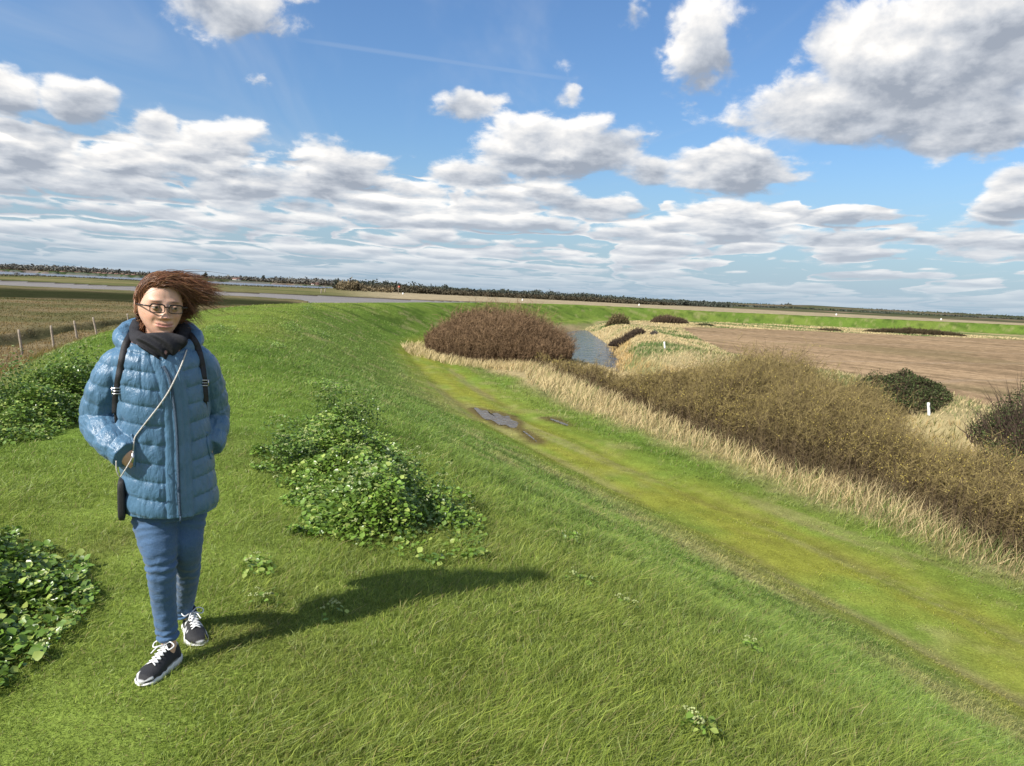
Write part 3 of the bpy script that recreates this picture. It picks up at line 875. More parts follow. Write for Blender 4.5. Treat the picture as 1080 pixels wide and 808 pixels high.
# ---- leafy plants
LEAFV = np.array([[0, 0, 0], [-.42, .40, .07], [0, .42, -.03], [.42, .40, .07], [-.30, .74, .03], [.30, .74, .03], [0, 1.0, -.10]])
LEAFF3 = np.array([[0, 2, 1], [0, 3, 2]]); LEAFF4 = np.array([[1, 2, 6, 4], [2, 3, 5, 6]])
def leaves(P, N, size, C):
    n = len(P)
    N = N / np.linalg.norm(N, axis=1)[:, None]
    a = np.cross(N, rng.normal(size=(n, 3))); a /= np.linalg.norm(a, axis=1)[:, None]
    b = np.cross(a, N)
    L = LEAFV[None] * np.asarray(size)[:, None, None]
    V = P[:, None] + L[..., 0:1] * a[:, None] + L[..., 1:2] * b[:, None] + L[..., 2:3] * N[:, None]
    k = np.arange(n)[:, None] * 7
    F3 = (k[:, None] + LEAFF3[None]).reshape(-1, 3); F4 = (k[:, None] + LEAFF4[None]).reshape(-1, 4)
    return V.reshape(-1, 3), [F3, F4], np.repeat(C, 7, 0)

def umbels(P, rad, C):
    mb = MB()
    n = 9
    for p, r_, c in zip(P, rad, C):
        u = rng.random(n); a = rng.random(n) * 6.283
        q = np.stack([np.sqrt(u) * np.cos(a), np.sqrt(u) * np.sin(a), .55 * (1 - u)], 1) * r_ + p
        for w in q:
            s_ = r_ * .34
            oc = np.array([[s_, 0, 0], [-s_, 0, 0], [0, s_, 0], [0, -s_, 0], [0, 0, s_ * .8], [0, 0, -s_ * .5]]) + w
            mb.add(oc, np.array([[0, 2, 4], [2, 1, 4], [1, 3, 4], [3, 0, 4], [2, 0, 5], [1, 2, 5], [3, 1, 5], [0, 3, 5]]), c * rng.uniform(.85, 1.15))
    return mb

def plant_patch(name, label, poly, n, h, size=.05, flowers=40, sprigs=(), group=None, cat='leafy plants', fcol=(.42, .47, .20), gcol=(.075, .15, .022)):
    """a patch of broad-leaved plants; poly in world xy"""
    poly = np.array(poly); c0 = poly.mean(0); z0 = float(height(c0[0], c0[1])[0])
    root = empty(name, (c0[0], c0[1], z0)); tag(root, label, cat, group)
    lo, hi = poly.min(0), poly.max(0)
    xs = rng.uniform(lo[0], hi[0], n * 4); ys = rng.uniform(lo[1], hi[1], n * 4)
    wa = min(.30, .18 * float((hi - lo).min())); wx = xs + wa * fbm(xs / .35, ys / .35, oct=3, seed=151); wy = ys + wa * fbm(xs / .35, ys / .35, oct=3, seed=152)
    k = inpoly(poly, wx, wy); xs, ys = xs[k][:n], ys[k][:n]
    loop = np.vstack([poly, poly[0]]); ed, _ = polydist(loop, xs, ys)
    lump = fbm(xs / .45, ys / .45, oct=3, seed=153)
    top = h * (sstep(0, .70, ed) * .85 + .15) * (1 + 1.0 * lump)
    top = np.maximum(top, .05)
    k = (rng.random(len(xs)) < (.45 + 1.1 * (lump + .25)) * (.30 + .70 * sstep(.0, .30, ed + .3 * lump))); xs, ys, top, lump, ed = xs[k], ys[k], top[k], lump[k], ed[k]
    zg = height(xs, ys)
    zf = top * (1 - .55 * rng.random(len(xs)) ** 1.6)
    P = np.stack([xs, ys, zg + zf], 1)
    N = np.stack([rng.normal(0, .55, len(xs)), rng.normal(0, .55, len(xs)), np.ones(len(xs))], 1)
    sz = size * rng.uniform(.6, 1.5, len(xs)) ** 1.3
    C = np.array(gcol) * rng.uniform(.7, 1.45, len(xs))[:, None]
    C *= (.55 + .6 * sstep(.3, 1, (zf / top)))[:, None] ** 0
    yg = rng.random(len(xs)) < .20
    C[yg] = np.array([.34, .42, .10]) * rng.uniform(.8, 1.2, yg.sum())[:, None]
    mb = MB(); mb.add(*leaves(P, N, sz, C))
    st = MB(); fl = []
    ii = rng.choice(len(xs), min(len(xs), n // 9), replace=False)
    sp = np.stack([xs[ii], ys[ii], zg[ii]], 1); sd = np.stack([rng.normal(0, .2, len(ii)), rng.normal(0, .2, len(ii)), np.ones(len(ii))], 1)
    st.add(*blade_mesh(sp, sd, top[ii], np.full(len(ii), .007), np.zeros((len(ii), 3)), np.broadcast_to(np.array([.12, .17, .05]), (len(ii), 3))))
    fi = rng.choice(len(xs), min(flowers, len(xs)), replace=False)
    FP = [np.stack([xs[fi], ys[fi], zg[fi] + top[fi] + .02], 1)]
    for (sx, sy, sh) in sprigs:                       # taller flowering stems
        g = float(height(sx, sy)[0])
        for q in range(9):
            a = np.array([sx + rng.normal(0, .10), sy + rng.normal(0, .10), g + .05])
            dv = np.array([[rng.normal(0, .16), rng.normal(0, .16), 1]]); hh = sh * rng.uniform(.55, 1.05)
            st.add(*blade_mesh(a[None], dv, np.array([hh]), np.array([.014]), np.zeros((1, 3)), np.array([[.13, .18, .05]])))
            m = 70; tt = rng.uniform(.25, 1, m)
            LP = a + dv * (hh * tt)[:, None] + rng.normal(0, .055, (m, 3))
            mb.add(*leaves(LP, rng.normal(0, .6, (m, 3)) + [0, 0, 1], size * rng.uniform(.6, 1.3, m), np.array([.10, .17, .03]) * rng.uniform(.7, 1.5, m)[:, None]))
            for u_ in range(3):
                FP.append((a + dv[0] * hh + rng.normal(0, .05, 3) + [0, 0, .02])[None])
    FP = np.concatenate(FP)
    fc = np.array(fcol) * rng.uniform(.8, 1.2, len(FP))[:, None]
    sh = np.array([c0[0], c0[1], z0])
    def fin(mb_, nm, mt):
        V, F = mb_.VF(); return mesh_np(nm, V - sh, F, mt, root, col=np.concatenate(mb_.C))
    mb.add(*st.VF(), np.concatenate(st.C)); fin(mb, 'foliage', M_LEAF)
    if len(FP): fin(umbels(FP, rng.uniform(.012, .026, len(FP)), fc), 'blossom', M_FLOWER)
    return root

pp = lambda L, z=0.08: [U(a, b, z) for a, b in L]
plant_patch('leafy_plant_patch', 'large mound of glossy leafy plants with pale flower heads in the middle of the bank', 
            pp([(283, 478), (300, 452), (325, 428), (352, 415), (385, 428), (408, 452), (440, 470), (462, 492), (490, 515), (520, 545), (500, 562), (452, 578), (412, 580), (372, 572), (330, 560), (312, 538), (318, 512), (292, 498)], .15), 60000, .27, .028, 70, sprigs=[(*at(345, 436, .1)[:2], .40), (*at(375, 440, .1)[:2], .36), (*at(312, 490, .1)[:2], .34), (*at(430, 520, .1)[:2], .34), (*at(390, 545, .1)[:2], .30)], gcol=(.135, .225, .032))
e1 = at(8, 440, 0)[:2]; e2 = at(55, 425, 0)[:2]; e3 = at(98, 418, 0)[:2]
plant_patch('leafy_plant_patch', 'tall flowering leafy plants on the seaward shoulder of the bank behind the person', 
            pp([(-60, 430), (0, 412), (30, 400), (70, 396), (110, 386), (140, 392), (130, 420), (95, 438), (60, 452), (30, 462), (0, 470), (-60, 490)]), 42000, .33, .033, 70, gcol=(.13, .215, .034),
            sprigs=[(*e1, .62), (*e2, .55), (*e3, .62), (*at(-35, 445, 0)[:2], .6)])
plant_patch('leafy_plant_patch', 'dense clump of leafy plants at the lower left edge, beside the jeans of the person', 
            pp([(-120, 560), (-40, 545), (20, 548), (62, 556), (82, 580), (84, 612), (70, 650), (40, 680), (0, 700), (-80, 730), (-160, 700)], .1), 32000, .30, .031, 45, gcol=(.12, .205, .03))
SM = [  # centre px, half width px, half height px, height m, label
 (605, 578, 12, 8, .10, 'small bright leafy weed on the slope just right of the shadow tip'),
 (612, 632, 24, 12, .10, 'spreading leafy weed on the slope right of the shadow'),
 (652, 658, 20, 8, .08, 'low leafy weed lowest of the three right of the shadow'),
 (738, 792, 26, 16, .12, 'leafy weed tuft at the bottom edge of the photo'),
 (268, 598, 20, 11, .07, 'small leafy weed in the grass left of the person shadow'),
 (280, 632, 16, 7, .06, 'leafy weed lying across the shadow beside the shoes'),
 (350, 650, 18, 12, .09, 'tuft of coarse leaves just below the shadow'),
 (600, 352, 1, 1, .0, ''),
 (336, 352, 14, 4, .16, 'low leafy weed on the crest above the large mound'),
 (308, 345, 12, 4, .16, 'leafy weed on the crest nearest the windblown hair'),
 (226, 322, 9, 5, .28, 'leafy plant on the seaward edge of the bank beside the hair'),
 (292, 362, 9, 4, .14, 'small leafy weed on the crest below its two neighbours'),
 (350, 405, 32, 8, .12, 'thin scatter of leafy weeds just above the large mound'),
 (325, 323, 10, 3, .25, 'dark leafy weed near the far brow of the bank'),
 (230, 345, 20, 6, .14, 'strip of yellow green weeds along the seaward edge of the bank'),
 (790, 700, 10, 6, .05, 'single flat leafed weed low on the right slope')]
for (cx, cy, hw, hh, ht, lb) in SM:
    if not lb: continue
    pts = []
    for a in np.linspace(0, 6.283, 9)[:-1]:
        zz_ = float(height(*at(cx, cy, -.1 if cx < 560 else -.6)[:2])[0]) + ht * .4
        q = at(cx + hw * math.cos(a) * (1 + .2 * math.sin(3 * a)), cy + hh * math.sin(a), zz_); pts.append(q[:2])
    ar = abs(0.5 * sum(pts[i][0] * pts[(i + 1) % 8][1] - pts[(i + 1) % 8][0] * pts[i][1] for i in range(8)))
    plant_patch('leafy_weed', lb, pts, int(min(3500, max(90, 3200 * ar))), ht, .027, int(min(12, 3 + 6 * ar)), group='small leafy weeds in the grass', cat='weed', gcol=(.16, .26, .04))

# ---- bare thickets
def ellipse(c, a, b, ang, n=24):
    t_ = np.linspace(0, 2 * np.pi, n, endpoint=False); ca, sa = math.cos(ang), math.sin(ang)
    return np.stack([c[0] + a * np.cos(t_) * ca - b * np.sin(t_) * sa, c[1] + a * np.cos(t_) * sa + b * np.sin(t_) * ca], 1)

def thicket(name, label, poly, hfun, nstem, ntw, col, tipcol, topf=.2, cat='thicket', kind=None, group=None, spec=0, speccol=(.26, .22, .05), wk=.00052, rough_=1.0):
    poly = np.array(poly); lo, hi = poly.min(0), poly.max(0)
    xs = rng.uniform(lo[0], hi[0], nstem * 4); ys = rng.uniform(lo[1], hi[1], nstem * 4)
    k = inpoly(poly, xs, ys); xs, ys = xs[k][:nstem], ys[k][:nstem]; n = len(xs)
    zg = np.maximum(height(xs, ys), -3.2)
    ed, _ = polydist(np.vstack([poly, poly[0]]), xs, ys)
    H = hfun(xs, ys, ed) * (1 + .26 * fbm(xs / 1.7, ys / 1.7, oct=3, seed=171) * rough_) * rng.uniform(.78, 1.08, n)
    r = np.hypot(xs, ys); w = np.maximum(.010, r * wk)
    H = H * np.where(rng.random(n) < .12, rng.uniform(1.05, 1.38, n), 1)
    ca = np.array(col); ta = np.array(tipcol)
    D0 = np.stack([rng.normal(.04, .16, n), rng.normal(0, .16, n), np.ones(n)], 1); D0 /= np.linalg.norm(D0, axis=1)[:, None]
    B = np.stack([rng.normal(.1, .12, n), rng.normal(0, .12, n), np.zeros(n)], 1) * H[:, None]
    C0 = ca * rng.uniform(.7, 1.25, n)[:, None]
    P0 = np.stack([xs, ys, zg], 1)
    mb = MB(); mb.add(*blade_mesh(P0, D0, H, w * 1.15, B, C0, C0))
    # twigs leave the stems and point up and out
    j = np.repeat(np.arange(n), ntw); m = len(j); tt = rng.uniform(.12, .95, m)
    TP = P0[j] + D0[j] * (H[j] * tt)[:, None] + B[j] * (tt ** 2)[:, None]
    TD = rng.normal(0, .75, (m, 3)); TD[:, 2] = np.abs(TD[:, 2]) * .8 + .25; TD[:, 0] += .15; TD /= np.linalg.norm(TD, axis=1)[:, None]
    tl = H[j] * rng.uniform(.05, .17, m) + .05
    tcol = ca * (1 - tt[:, None]) + ta * tt[:, None]; tcol = tcol * rng.uniform(.7, 1.35, m)[:, None]
    mb.add(*blade_mesh(TP, TD, tl, w[j] * .75, rng.normal(0, .04, (m, 3)) * H[j][:, None], tcol, tcol * 1.1))
    if spec:
        q = rng.choice(m, spec); topn = sstep(.45, .9, tt[q]) * (rng.random(spec) < .5 + .8 * fbm(TP[q, 0] / 3, TP[q, 1] / 3, oct=2, seed=181))
        q = q[topn > .3]
        SP = TP[q] + TD[q] * tl[q][:, None] * rng.uniform(.3, 1, len(q))[:, None]
        mb.add(*leaves(SP, rng.normal(0, 1, (len(q), 3)), np.maximum(.022, r[j][q] * .0011) * rng.uniform(.7, 1.3, len(q)), np.array(speccol) * rng.uniform(.6, 1.3, len(q))[:, None]))
    o = mb.build(name, M_TWIG)
    return tag(o, label, cat, group, kind)

BR = (.115, .075, .048); BRT = (.19, .125, .075)
mc = np.array([-1.5, 47.5]); mel = ellipse(mc, 8.3, 3.1, math.atan2(.88, -.47))
def hm(x, y, ed):
    q = (np.stack([x, y], -1) - mc); ax = np.array([-.47, .88]); u = q @ ax / 8.8; v = (q @ np.array([.88, .47])) / 3.5
    return 2.75 * np.sqrt(np.clip(1 - u * u - v * v, .12, 1)) * (1 - .12 * u)
thicket('thicket', 'high rounded thicket of bare brown twigs left of the drain', mel, hm, 11000, 24, (.115, .074, .043), (.215, .138, .076), spec=6000, speccol=(.20, .13, .06))
near = [(560, 389), (604, 408), (640, 424), (690, 446), (740, 466), (800, 490), (860, 511), (900, 523), (950, 542), (1000, 562), (1080, 594), (1200, 665)]
farl = [(1200, 520), (1080, 462), (1000, 440), (950, 428), (900, 404), (850, 384), (800, 380), (750, 388), (700, 396), (650, 399), (615, 402)]
tp = [U(a, b, ZB + .1) for a, b in near] + [U(a, b, -.7) for a, b in farl[:8]] + [U(700, 393, -1.0), U(650, 394, -1.3), U(600, 386, -1.6), U(580, 380, -1.6)]
def ht(x, y, ed):
    pxx = azpx(x, y)
    return np.interp(pxx, [585, 640, 700, 780, 880, 960, 1030, 1300], [1.35, 1.45, 1.65, 1.95, 1.65, 1.25, 1.25, 1.45]) * np.where(pxx > 900, .90 + .10 * sstep(0, .5, ed), .68 + .32 * sstep(0, 1.0, ed))
thicket('thicket', 'long low belt of bare brown scrub with yellow tinged tops along the drain', tp, ht, 14000, 24, (.088, .061, .041), (.235, .182, .072), spec=120000, speccol=(.44, .35, .085), rough_=1.6)
skirt = ellipse(mc - np.array([.9, .5]), 9.3, 3.7, math.atan2(.88, -.47))
straw('dry_grass_skirt', 'pale dead grass round the foot of the high bare thicket', 60000, 30, 75,
      lambda x, y, d: inpoly(skirt, x, y) & ~inpoly(ellipse(mc, 7.2, 2.2, math.atan2(.88, -.47)), x, y) & (d['cut'] < .5), lambda x, y, d: .48 + .1 * cl_(x, y), None, p=.9, a0=-14, a1=12)
# smaller bushes: px of centre, base y px, half width px, height m, depth ratio
def bush(label, cx, by, hw, h, z, col, tc, n, ntw=8, kind='bare_bush', dep=.5, spec=0, spc=(.1, .1, .03), group=None):
    p = at(cx, by, z); sc_ = p[1] / FPX; a = hw * sc_; c = (p[0], p[1] + a * dep)
    el_ = ellipse(c, a, max(a * dep, .5), 0, 20)
    def hf(x, y, ed): return h * np.sqrt(np.clip(1 - ((x - c[0]) / (a * 1.05)) ** 2, .15, 1)) * (.6 + .4 * sstep(0, .6, ed))
    return thicket(kind, label, el_, hf, n, ntw, col, tc, cat='bush', spec=spec, speccol=spc, group=group)
GB = 'bushes dotted along the drain and the field edge'
bush('dark bare bush on the right bank of the drain near its far end', 663, 353, 20, 1.0, -1.9, (.055, .04, .03), (.09, .065, .045), 900, 10, group=GB)
bush('olive brown bush at the far end of the drain before the green bank', 652, 345.5, 13, 1.7, ZB, (.12, .095, .05), (.19, .15, .07), 700, 10, group=GB)
bush('wide brown bush at the far left corner of the ploughed field', 708, 341.5, 21, 1.5, ZB, (.085, .06, .04), (.13, .09, .055), 1000, 10, group=GB)
bush('small low dark green bush at the far edge of the field', 745, 344, 11, .5, ZB, (.04, .045, .02), (.07, .075, .035), 400, 8, group=GB)
bush('low brown bush in the straw strip halfway along the far field edge', 877, 349.5, 15, .6, ZB, (.07, .055, .03), (.12, .09, .05), 500, 8, group=GB)
bush('long dark brown bush row beyond the right part of the field', 968, 353, 56, 1.15, ZB, (.06, .045, .025), (.10, .075, .04), 2200, 8, dep=.12, group=GB)
bush('tiny grey bush standing alone on the crest of the drain bank', 690, 354, 4, .55, -1.8, (.09, .08, .07), (.14, .12, .1), 90, 10, group=GB)

M_BRAMBLE = leaf_mat('bramble_leaves', .7, .25, .15)
def bramble(label, poly, h, n):
    poly = np.array(poly); lo, hi = poly.min(0), poly.max(0)
    xs = rng.uniform(lo[0], hi[0], n * 3); ys = rng.uniform(lo[1], hi[1], n * 3); k = inpoly(poly, xs, ys); xs, ys = xs[k][:n], ys[k][:n]
    ed, _ = polydist(np.vstack([poly, poly[0]]), xs, ys); lump = fbm(xs / 1.0, ys / 1.0, oct=4, seed=191)
    top = h * (.35 + .65 * sstep(0, 1.4, ed)) * (1 + 1.1 * lump); zg = np.maximum(height(xs, ys), -2.3)
    P = np.stack([xs, ys, zg + top * (1 - .8 * rng.random(len(xs)) ** 1.5)], 1)
    r = np.hypot(xs, ys)
    C = np.array([.055, .072, .024]) * rng.uniform(.5, 1.9, len(xs))[:, None]
    br = rng.random(len(xs)) < .2; C[br] = np.array([.14, .11, .06]) * rng.uniform(.6, 1.3, br.sum())[:, None]
    mb = MB(); mb.add(*leaves(P, rng.normal(0, .7, (len(xs), 3)) + [0, 0, .7], np.maximum(.06, r * .0021) * rng.uniform(.6, 1.3, len(xs)), C))
    ii = rng.choice(len(xs), len(xs) // 8)
    D0 = rng.normal(0, .4, (len(ii), 3)) + [0, 0, 1]; D0 /= np.linalg.norm(D0, axis=1)[:, None]
    mb.add(*blade_mesh(np.stack([xs[ii], ys[ii], zg[ii]], 1), D0, top[ii] * 1.15, np.full(len(ii), .03), rng.normal(0, .1, (len(ii), 3)), np.broadcast_to([.08, .055, .04], (len(ii), 3))))
    tag(mb.build('bramble_bush', M_BRAMBLE), label, 'bush', 'dark evergreen brambles at the near edge of the field')
bramble('dark green bramble bush above the belt of scrub, left of the white post', [U(a, b, -1.9) for a, b in [(878, 411), (905, 405), (945, 406), (985, 413), (1006, 421), (985, 423), (950, 420), (905, 416)]], .80, 14000)
bramble('dark green bramble bush at the right edge of the photo, right of the white post', [U(a, b, -2.0) for a, b in [(1018, 452), (1045, 446), (1085, 440), (1180, 445), (1250, 470), (1180, 520), (1085, 510), (1050, 482)]], 1.45, 18000)
bramble('dark bramble patch crowning the belt of scrub above its middle', [U(a, b, -1.7) for a, b in [(780, 395), (800, 390), (840, 393), (880, 403), (860, 408), (800, 404)]], .8, 3500)
# ------------------------------------------------------------------ posts, boats, houses and woods in the distance
M_WOOD = simple('weathered_wood', (.30, .25, .19), .9, var=.3, scale=9, bump=.6, bscale=40)
M_WPOST = simple('white_paint', (.78, .78, .75), .6, var=.08, scale=20)
M_TAR = simple('dark_hull', (.03, .03, .035), .6, var=.3)
M_BEACON = simple('beacon_red', (.50, .09, .05), .5, var=.1)
M_ROOF = simple('house_roof', (.16, .09, .07), .8, var=.3, scale=.5)
M_WALLP = simple('pale_render', (.55, .52, .47), .8, var=.15, scale=.4)
M_WALLB = simple('brick_wall', (.30, .18, .13), .8, var=.2, scale=.4)
def post(name, label, px, by, hpx, z, lean=0.0, r_=.05, mt=None, group=None, cat='post'):
    p = at(px, by, z)
    if name == 'white_post':                                  # stand it where the line of sight meets the ground
        d_ = ray(px, by); tt_ = np.linspace(12, 140, 1500); q_ = CAM + tt_[:, None] * d_; k_ = np.argmax(q_[:, 2] <= height(q_[:, 0], q_[:, 1]))
        p = q_[k_]; z = -99
    g = float(height(p[0], p[1])[0]); h = hpx * p[1] / FPX + .1 + max(0, z - g)
    n = 8; P = np.array([[lean * h * t_ + .015 * math.sin(5 * t_), 0, -.25 + (h + .25) * t_] for t_ in np.linspace(0, 1, n)])
    V, F = tube(P, np.linspace(r_ * 1.1, r_ * .9, n), 10)
    o = mesh_np(name, V, F, mt or M_WOOD, loc=(p[0], p[1], g)); return tag(o, label, cat, group)
FP_ = [(23.5, 374, 24, -.10, 'tallest and nearest weathered fence post, leftmost of the row on the salt marsh'),
       (57, 366.5, 21, -.10, 'thin weathered fence post second from the left on the salt marsh'),
       (81.5, 357.5, 17, -.14, 'leaning fence post in the middle of the row on the salt marsh'),
       (102.5, 353, 16.5, -.20, 'steeply leaning fence post just left of the blue coat shoulder'),
       (136, 344.5, 12, -.10, 'smallest and farthest fence post, close beside the scarf')]
for px, by, hp, ln_, lb in FP_:
    post('fence_post', lb, px, by, hp, ZM, ln_, .055, group='fence posts on the salt marsh')
for px, by, lb in ((338.5, 311.3, 'short pale stake standing at the mud edge, left one of the pair'), (342.5, 310.5, 'pale stake standing at the mud edge, right one of the pair')):
    p = at(px, by, -3.4); h = 3.0
    tag(mesh_np('stake', *tube([[0, 0, -1], [.1, 0, h * .5], [.15, 0, h]], [.30, .26, .22], 8), M_WOOD, loc=(p[0], p[1], -3.3)), lb, 'stake', 'pair of stakes at the mud edge')
# beacon with a red top mark
p = at(420, 311.2, -2.6); bz = float(height(p[0], p[1])[0]); bc = empty('beacon', (p[0], p[1], bz)); tag(bc, 'slender navigation beacon with a small red top mark beyond the river', 'beacon')
mesh_np('pole', *tube([[0, 0, -.5], [0, 0, 2.5], [0, 0, 5.2]], [.20, .16, .13], 8), M_WOOD, bc)
mesh_np('top_mark', *box((.35, 0, 4.7), (1.3, .12, 1.3)), M_BEACON, bc)
# white marker huts on the far marsh
for px, by, w_, lb in ((425, 311.0, 0.75, 'little white marker hut beside the red topped beacon'), (551, 317.4, 0.75, 'little white hut on the far marsh behind the bare thicket'), (674, 322.8, 0.75, 'little white hut beyond the green bank above the drain'),
                       (882, 332.8, 0.75, 'little white hut beyond the green bank above the middle of the field'), (992.5, 338.0, 0.75, 'little white hut farthest right beyond the green bank')):
    p = at(px, by, -2.3); g = float(height(p[0], p[1])[0]); h = 1.5 * w_
    o = empty('marker_hut', (p[0], p[1], g)); tag(o, lb, 'hut', 'white marker huts beyond the far bank')
    mesh_np('wall', *box((0, 0, h / 2 - .2), (w_, w_, h + .4)), M_WPOST, o)
    V = np.array([[-.6, -.6, 0], [.6, -.6, 0], [.6, .6, 0], [-.6, .6, 0], [0, -.6, .35], [0, .6, .35]]) * w_ + [0, 0, h + .003]
    mesh_np('roof', V, [np.array([[0, 1, 4], [2, 3, 5]]), np.array([[1, 2, 5, 4], [3, 0, 4, 5], [0, 3, 2, 1]])], M_WALLP, o)
post('white_post', 'leaning white marker post in the gap between two dark brambles', 980, 438, 10, -2.0, -.15, .06, M_WPOST, 'white marker posts along the drain')
post('white_post', 'tiny white marker post on the grassy bank right of the drain', 701.5, 368.5, 6.5, -1.8, -.15, .07, M_WPOST, 'white marker posts along the drain')
# moored boats far out on the water
def boat(lb, px, py, L_):
    p = at(px, py, ZW); o = empty('moored_boat', (p[0], p[1], ZW)); tag(o, lb, 'boat', 'dark boats moored on the estuary')
    t_ = np.linspace(-1, 1, 12); V = []
    for u in t_:
        w = .22 * L_ * (1 - .92 * max(0, u) ** 2.2 - .25 * max(0, -u) ** 3) ; sh = .07 * L_ * (1 + .5 * u * u)
        V += [[u * L_ / 2, -w, sh + .5], [u * L_ / 2, -w * .6, -.3], [u * L_ / 2, w * .6, -.3], [u * L_ / 2, w, sh + .5]]
    i = np.arange(11)[:, None] * 4; j = np.arange(4)[None]; k = (j + 1) % 4
    F = np.stack([i + j, i + k, i + 4 + k, i + 4 + j], -1).reshape(-1, 4)
    mesh_np('hull', np.array(V), [F, np.array([[3, 2, 1, 0], [44, 45, 46, 47]])], M_TAR, o)
    mesh_np('cabin', *box((-.08 * L_, 0, .16 * L_ + .3), (.36 * L_, .26 * L_, .15 * L_)), M_TAR, o)
boat('dark moored boat on the estuary water, the left one of two', 18, 289.3, 7.5)
boat('dark moored boat on the estuary water, the right one of two', 40, 290.3, 6.5)

# crowns built from many small faces
def crown_pts(c, rx, rz, n, lumps=5):
    L_ = [(np.array([rng.normal(0, .42) * rx, rng.normal(0, .42) * rx, rng.normal(.1, .35) * rz]), rng.uniform(.4, .75)) for _ in range(lumps)]
    out = []
    for q, s_ in L_:
        d = rng.normal(size=(n // lumps, 3)); d /= np.linalg.norm(d, axis=1)[:, None]
        out.append(q + d * [rx * s_, rx * s_, rz * s_] * rng.uniform(.75, 1.0, (len(d), 1)))
    return np.concatenate(out) + c
def far_trees(name, label, rows, kind='stuff', cat='wood'):
    mb = MB(); 
    for (px0, px1, ytop_above, r0, r1, n, col, w_) in rows:
        for _ in range(n):
            px = rng.uniform(px0, px1); r_ = rng.uniform(r0, r1); y_ = r_; x_ = (px - 540) / FPX * r_
            ta = ytop_above(px) if callable(ytop_above) else ytop_above
            H_ = max(2.0, 1.65 + (ta / FPX) * r_ + 1.6) * rng.uniform(.72, 1.08)
            g = -1.6
            c = np.array([x_, y_, g + H_ * .52]); P = crown_pts(c, w_ * rng.uniform(.6, 1.3), H_ * .52, 60, 4)
            C = np.array(col) * rng.uniform(.7, 1.35) * rng.uniform(.8, 1.2, (len(P), 1))
            mb.add(*leaves(P, rng.normal(0, 1, (len(P), 3)), np.full(len(P), r_ * .0022) * rng.uniform(.7, 1.3, len(P)), C))
    return tag(mb.build(name, M_FARTREE), label, cat, kind=kind)
DK = (.070, .078, .060); GR = (.15, .145, .125); TN = (.17, .135, .08); GN = (.055, .065, .035)  # dark and grey tree tones are lightened in colour to stand in for haze
tp1 = lambda p: np.interp(p, [-100, 0, 30, 75, 110, 150, 230, 300, 345, 420], [5.5, 5.2, 4.6, 5.4, 5.0, 3.2, 3.0, 4.2, 4.8, 5])
far_trees('far_shore_woods', 'low grey brown woods and hedges on the far shore of the estuary', [
    (-120, 118, tp1, 2150, 2300, 420, GR, 14), (118, 260, tp1, 2200, 2380, 150, GR, 11), (225, 352, tp1, 2100, 2300, 240, GR, 13), (-120, 352, 1.2, 2080, 2120, 420, (.10, .085, .06), 10)])
tp2 = lambda p: np.interp(p, [345, 372, 400, 430, 480, 520, 560, 600, 640, 700, 1300], [2, 4.8, 4.6, 4.1, 2.8, 2.4, 2.4, 2.4, 1.8, .5, .3])
far_trees('far_woods', 'dark woodland and hedges along the horizon beyond the green bank', [
    (352, 760, tp2, 760, 1000, 760, DK, 7), (352, 700, lambda p: tp2(p) - 2.5, 640, 740, 520, (.075, .065, .042), 6), (690, 1250, 1.2, 2000, 2600, 420, GN, 18), (690, 1250, -.6, 1100, 1500, 300, DK, 13),
    (900, 1250, 1.6, 2600, 3200, 260, (.08, .08, .06), 22)])
far_trees('bankside_scrub', 'pale tan willow scrub at the water edge right of the hair', [(352, 374, 4.6, 560, 600, 26, TN, 3.2), (376, 412, .3, 560, 600, 24, TN, 3.0)], cat='scrub')
tag(bpy.data.objects['bankside_scrub'], kind='stuff')
# low reeds along the near edge of the far marsh
mb = MB()
n = 5200; px = rng.uniform(-60, 345, n); yy = np.interp(px, S1_PX, S1_D) - rng.uniform(0, 60, n); xx = (px - 540) / FPX * yy
mb.add(*blade_mesh(np.stack([xx, yy, np.full(n, -2.6)], 1), np.tile([0, 0, 1.0], (n, 1)), rng.uniform(.5, 1.9, n), np.full(n, .7), np.zeros((n, 3)), np.array([.10, .095, .05]) * rng.uniform(.6, 1.4, (n, 1))))
tag(mb.build('marsh_reeds', M_STRAW), 'olive reeds along the water edge of the far marsh strip', 'reeds', kind='stuff')

def tree(label, px, top_above, r_, w_, col, group, n=420, base=-1.7):
    x_ = (px - 540) / FPX * r_; H_ = 1.65 + top_above / FPX * r_ - base
    o = empty('tree', (x_, r_, base)); tag(o, label, 'tree', group)
    c = np.array([0, 0, H_ * .60]); P = crown_pts(c, w_ / 2, H_ * .42, n, 9)
    C = np.array(col) * rng.uniform(.65, 1.4, (len(P), 1))
    mb = MB(); mb.add(*leaves(P, rng.normal(0, 1, (len(P), 3)), np.full(len(P), max(.5, r_ * .0014)) * rng.uniform(.6, 1.3, len(P)), C)); mb.build('crown', M_FARTREE, o)
    tm = MB(); tm.add(*tube([[0, 0, -.5], [.1, 0, H_ * .3], [0, 0, H_ * .7]], [w_ * .05, w_ * .035, w_ * .015], 8))
    for a in range(4): tm.add(*tube([[0, 0, H_ * .3], [math.cos(a * 1.6) * w_ * .3, math.sin(a * 1.6) * w_ * .3, H_ * .7]], [w_ * .02, w_ * .008], 6))
    tm.build('trunk', M_WOOD, o)
GT = 'trees standing out of the far horizon'
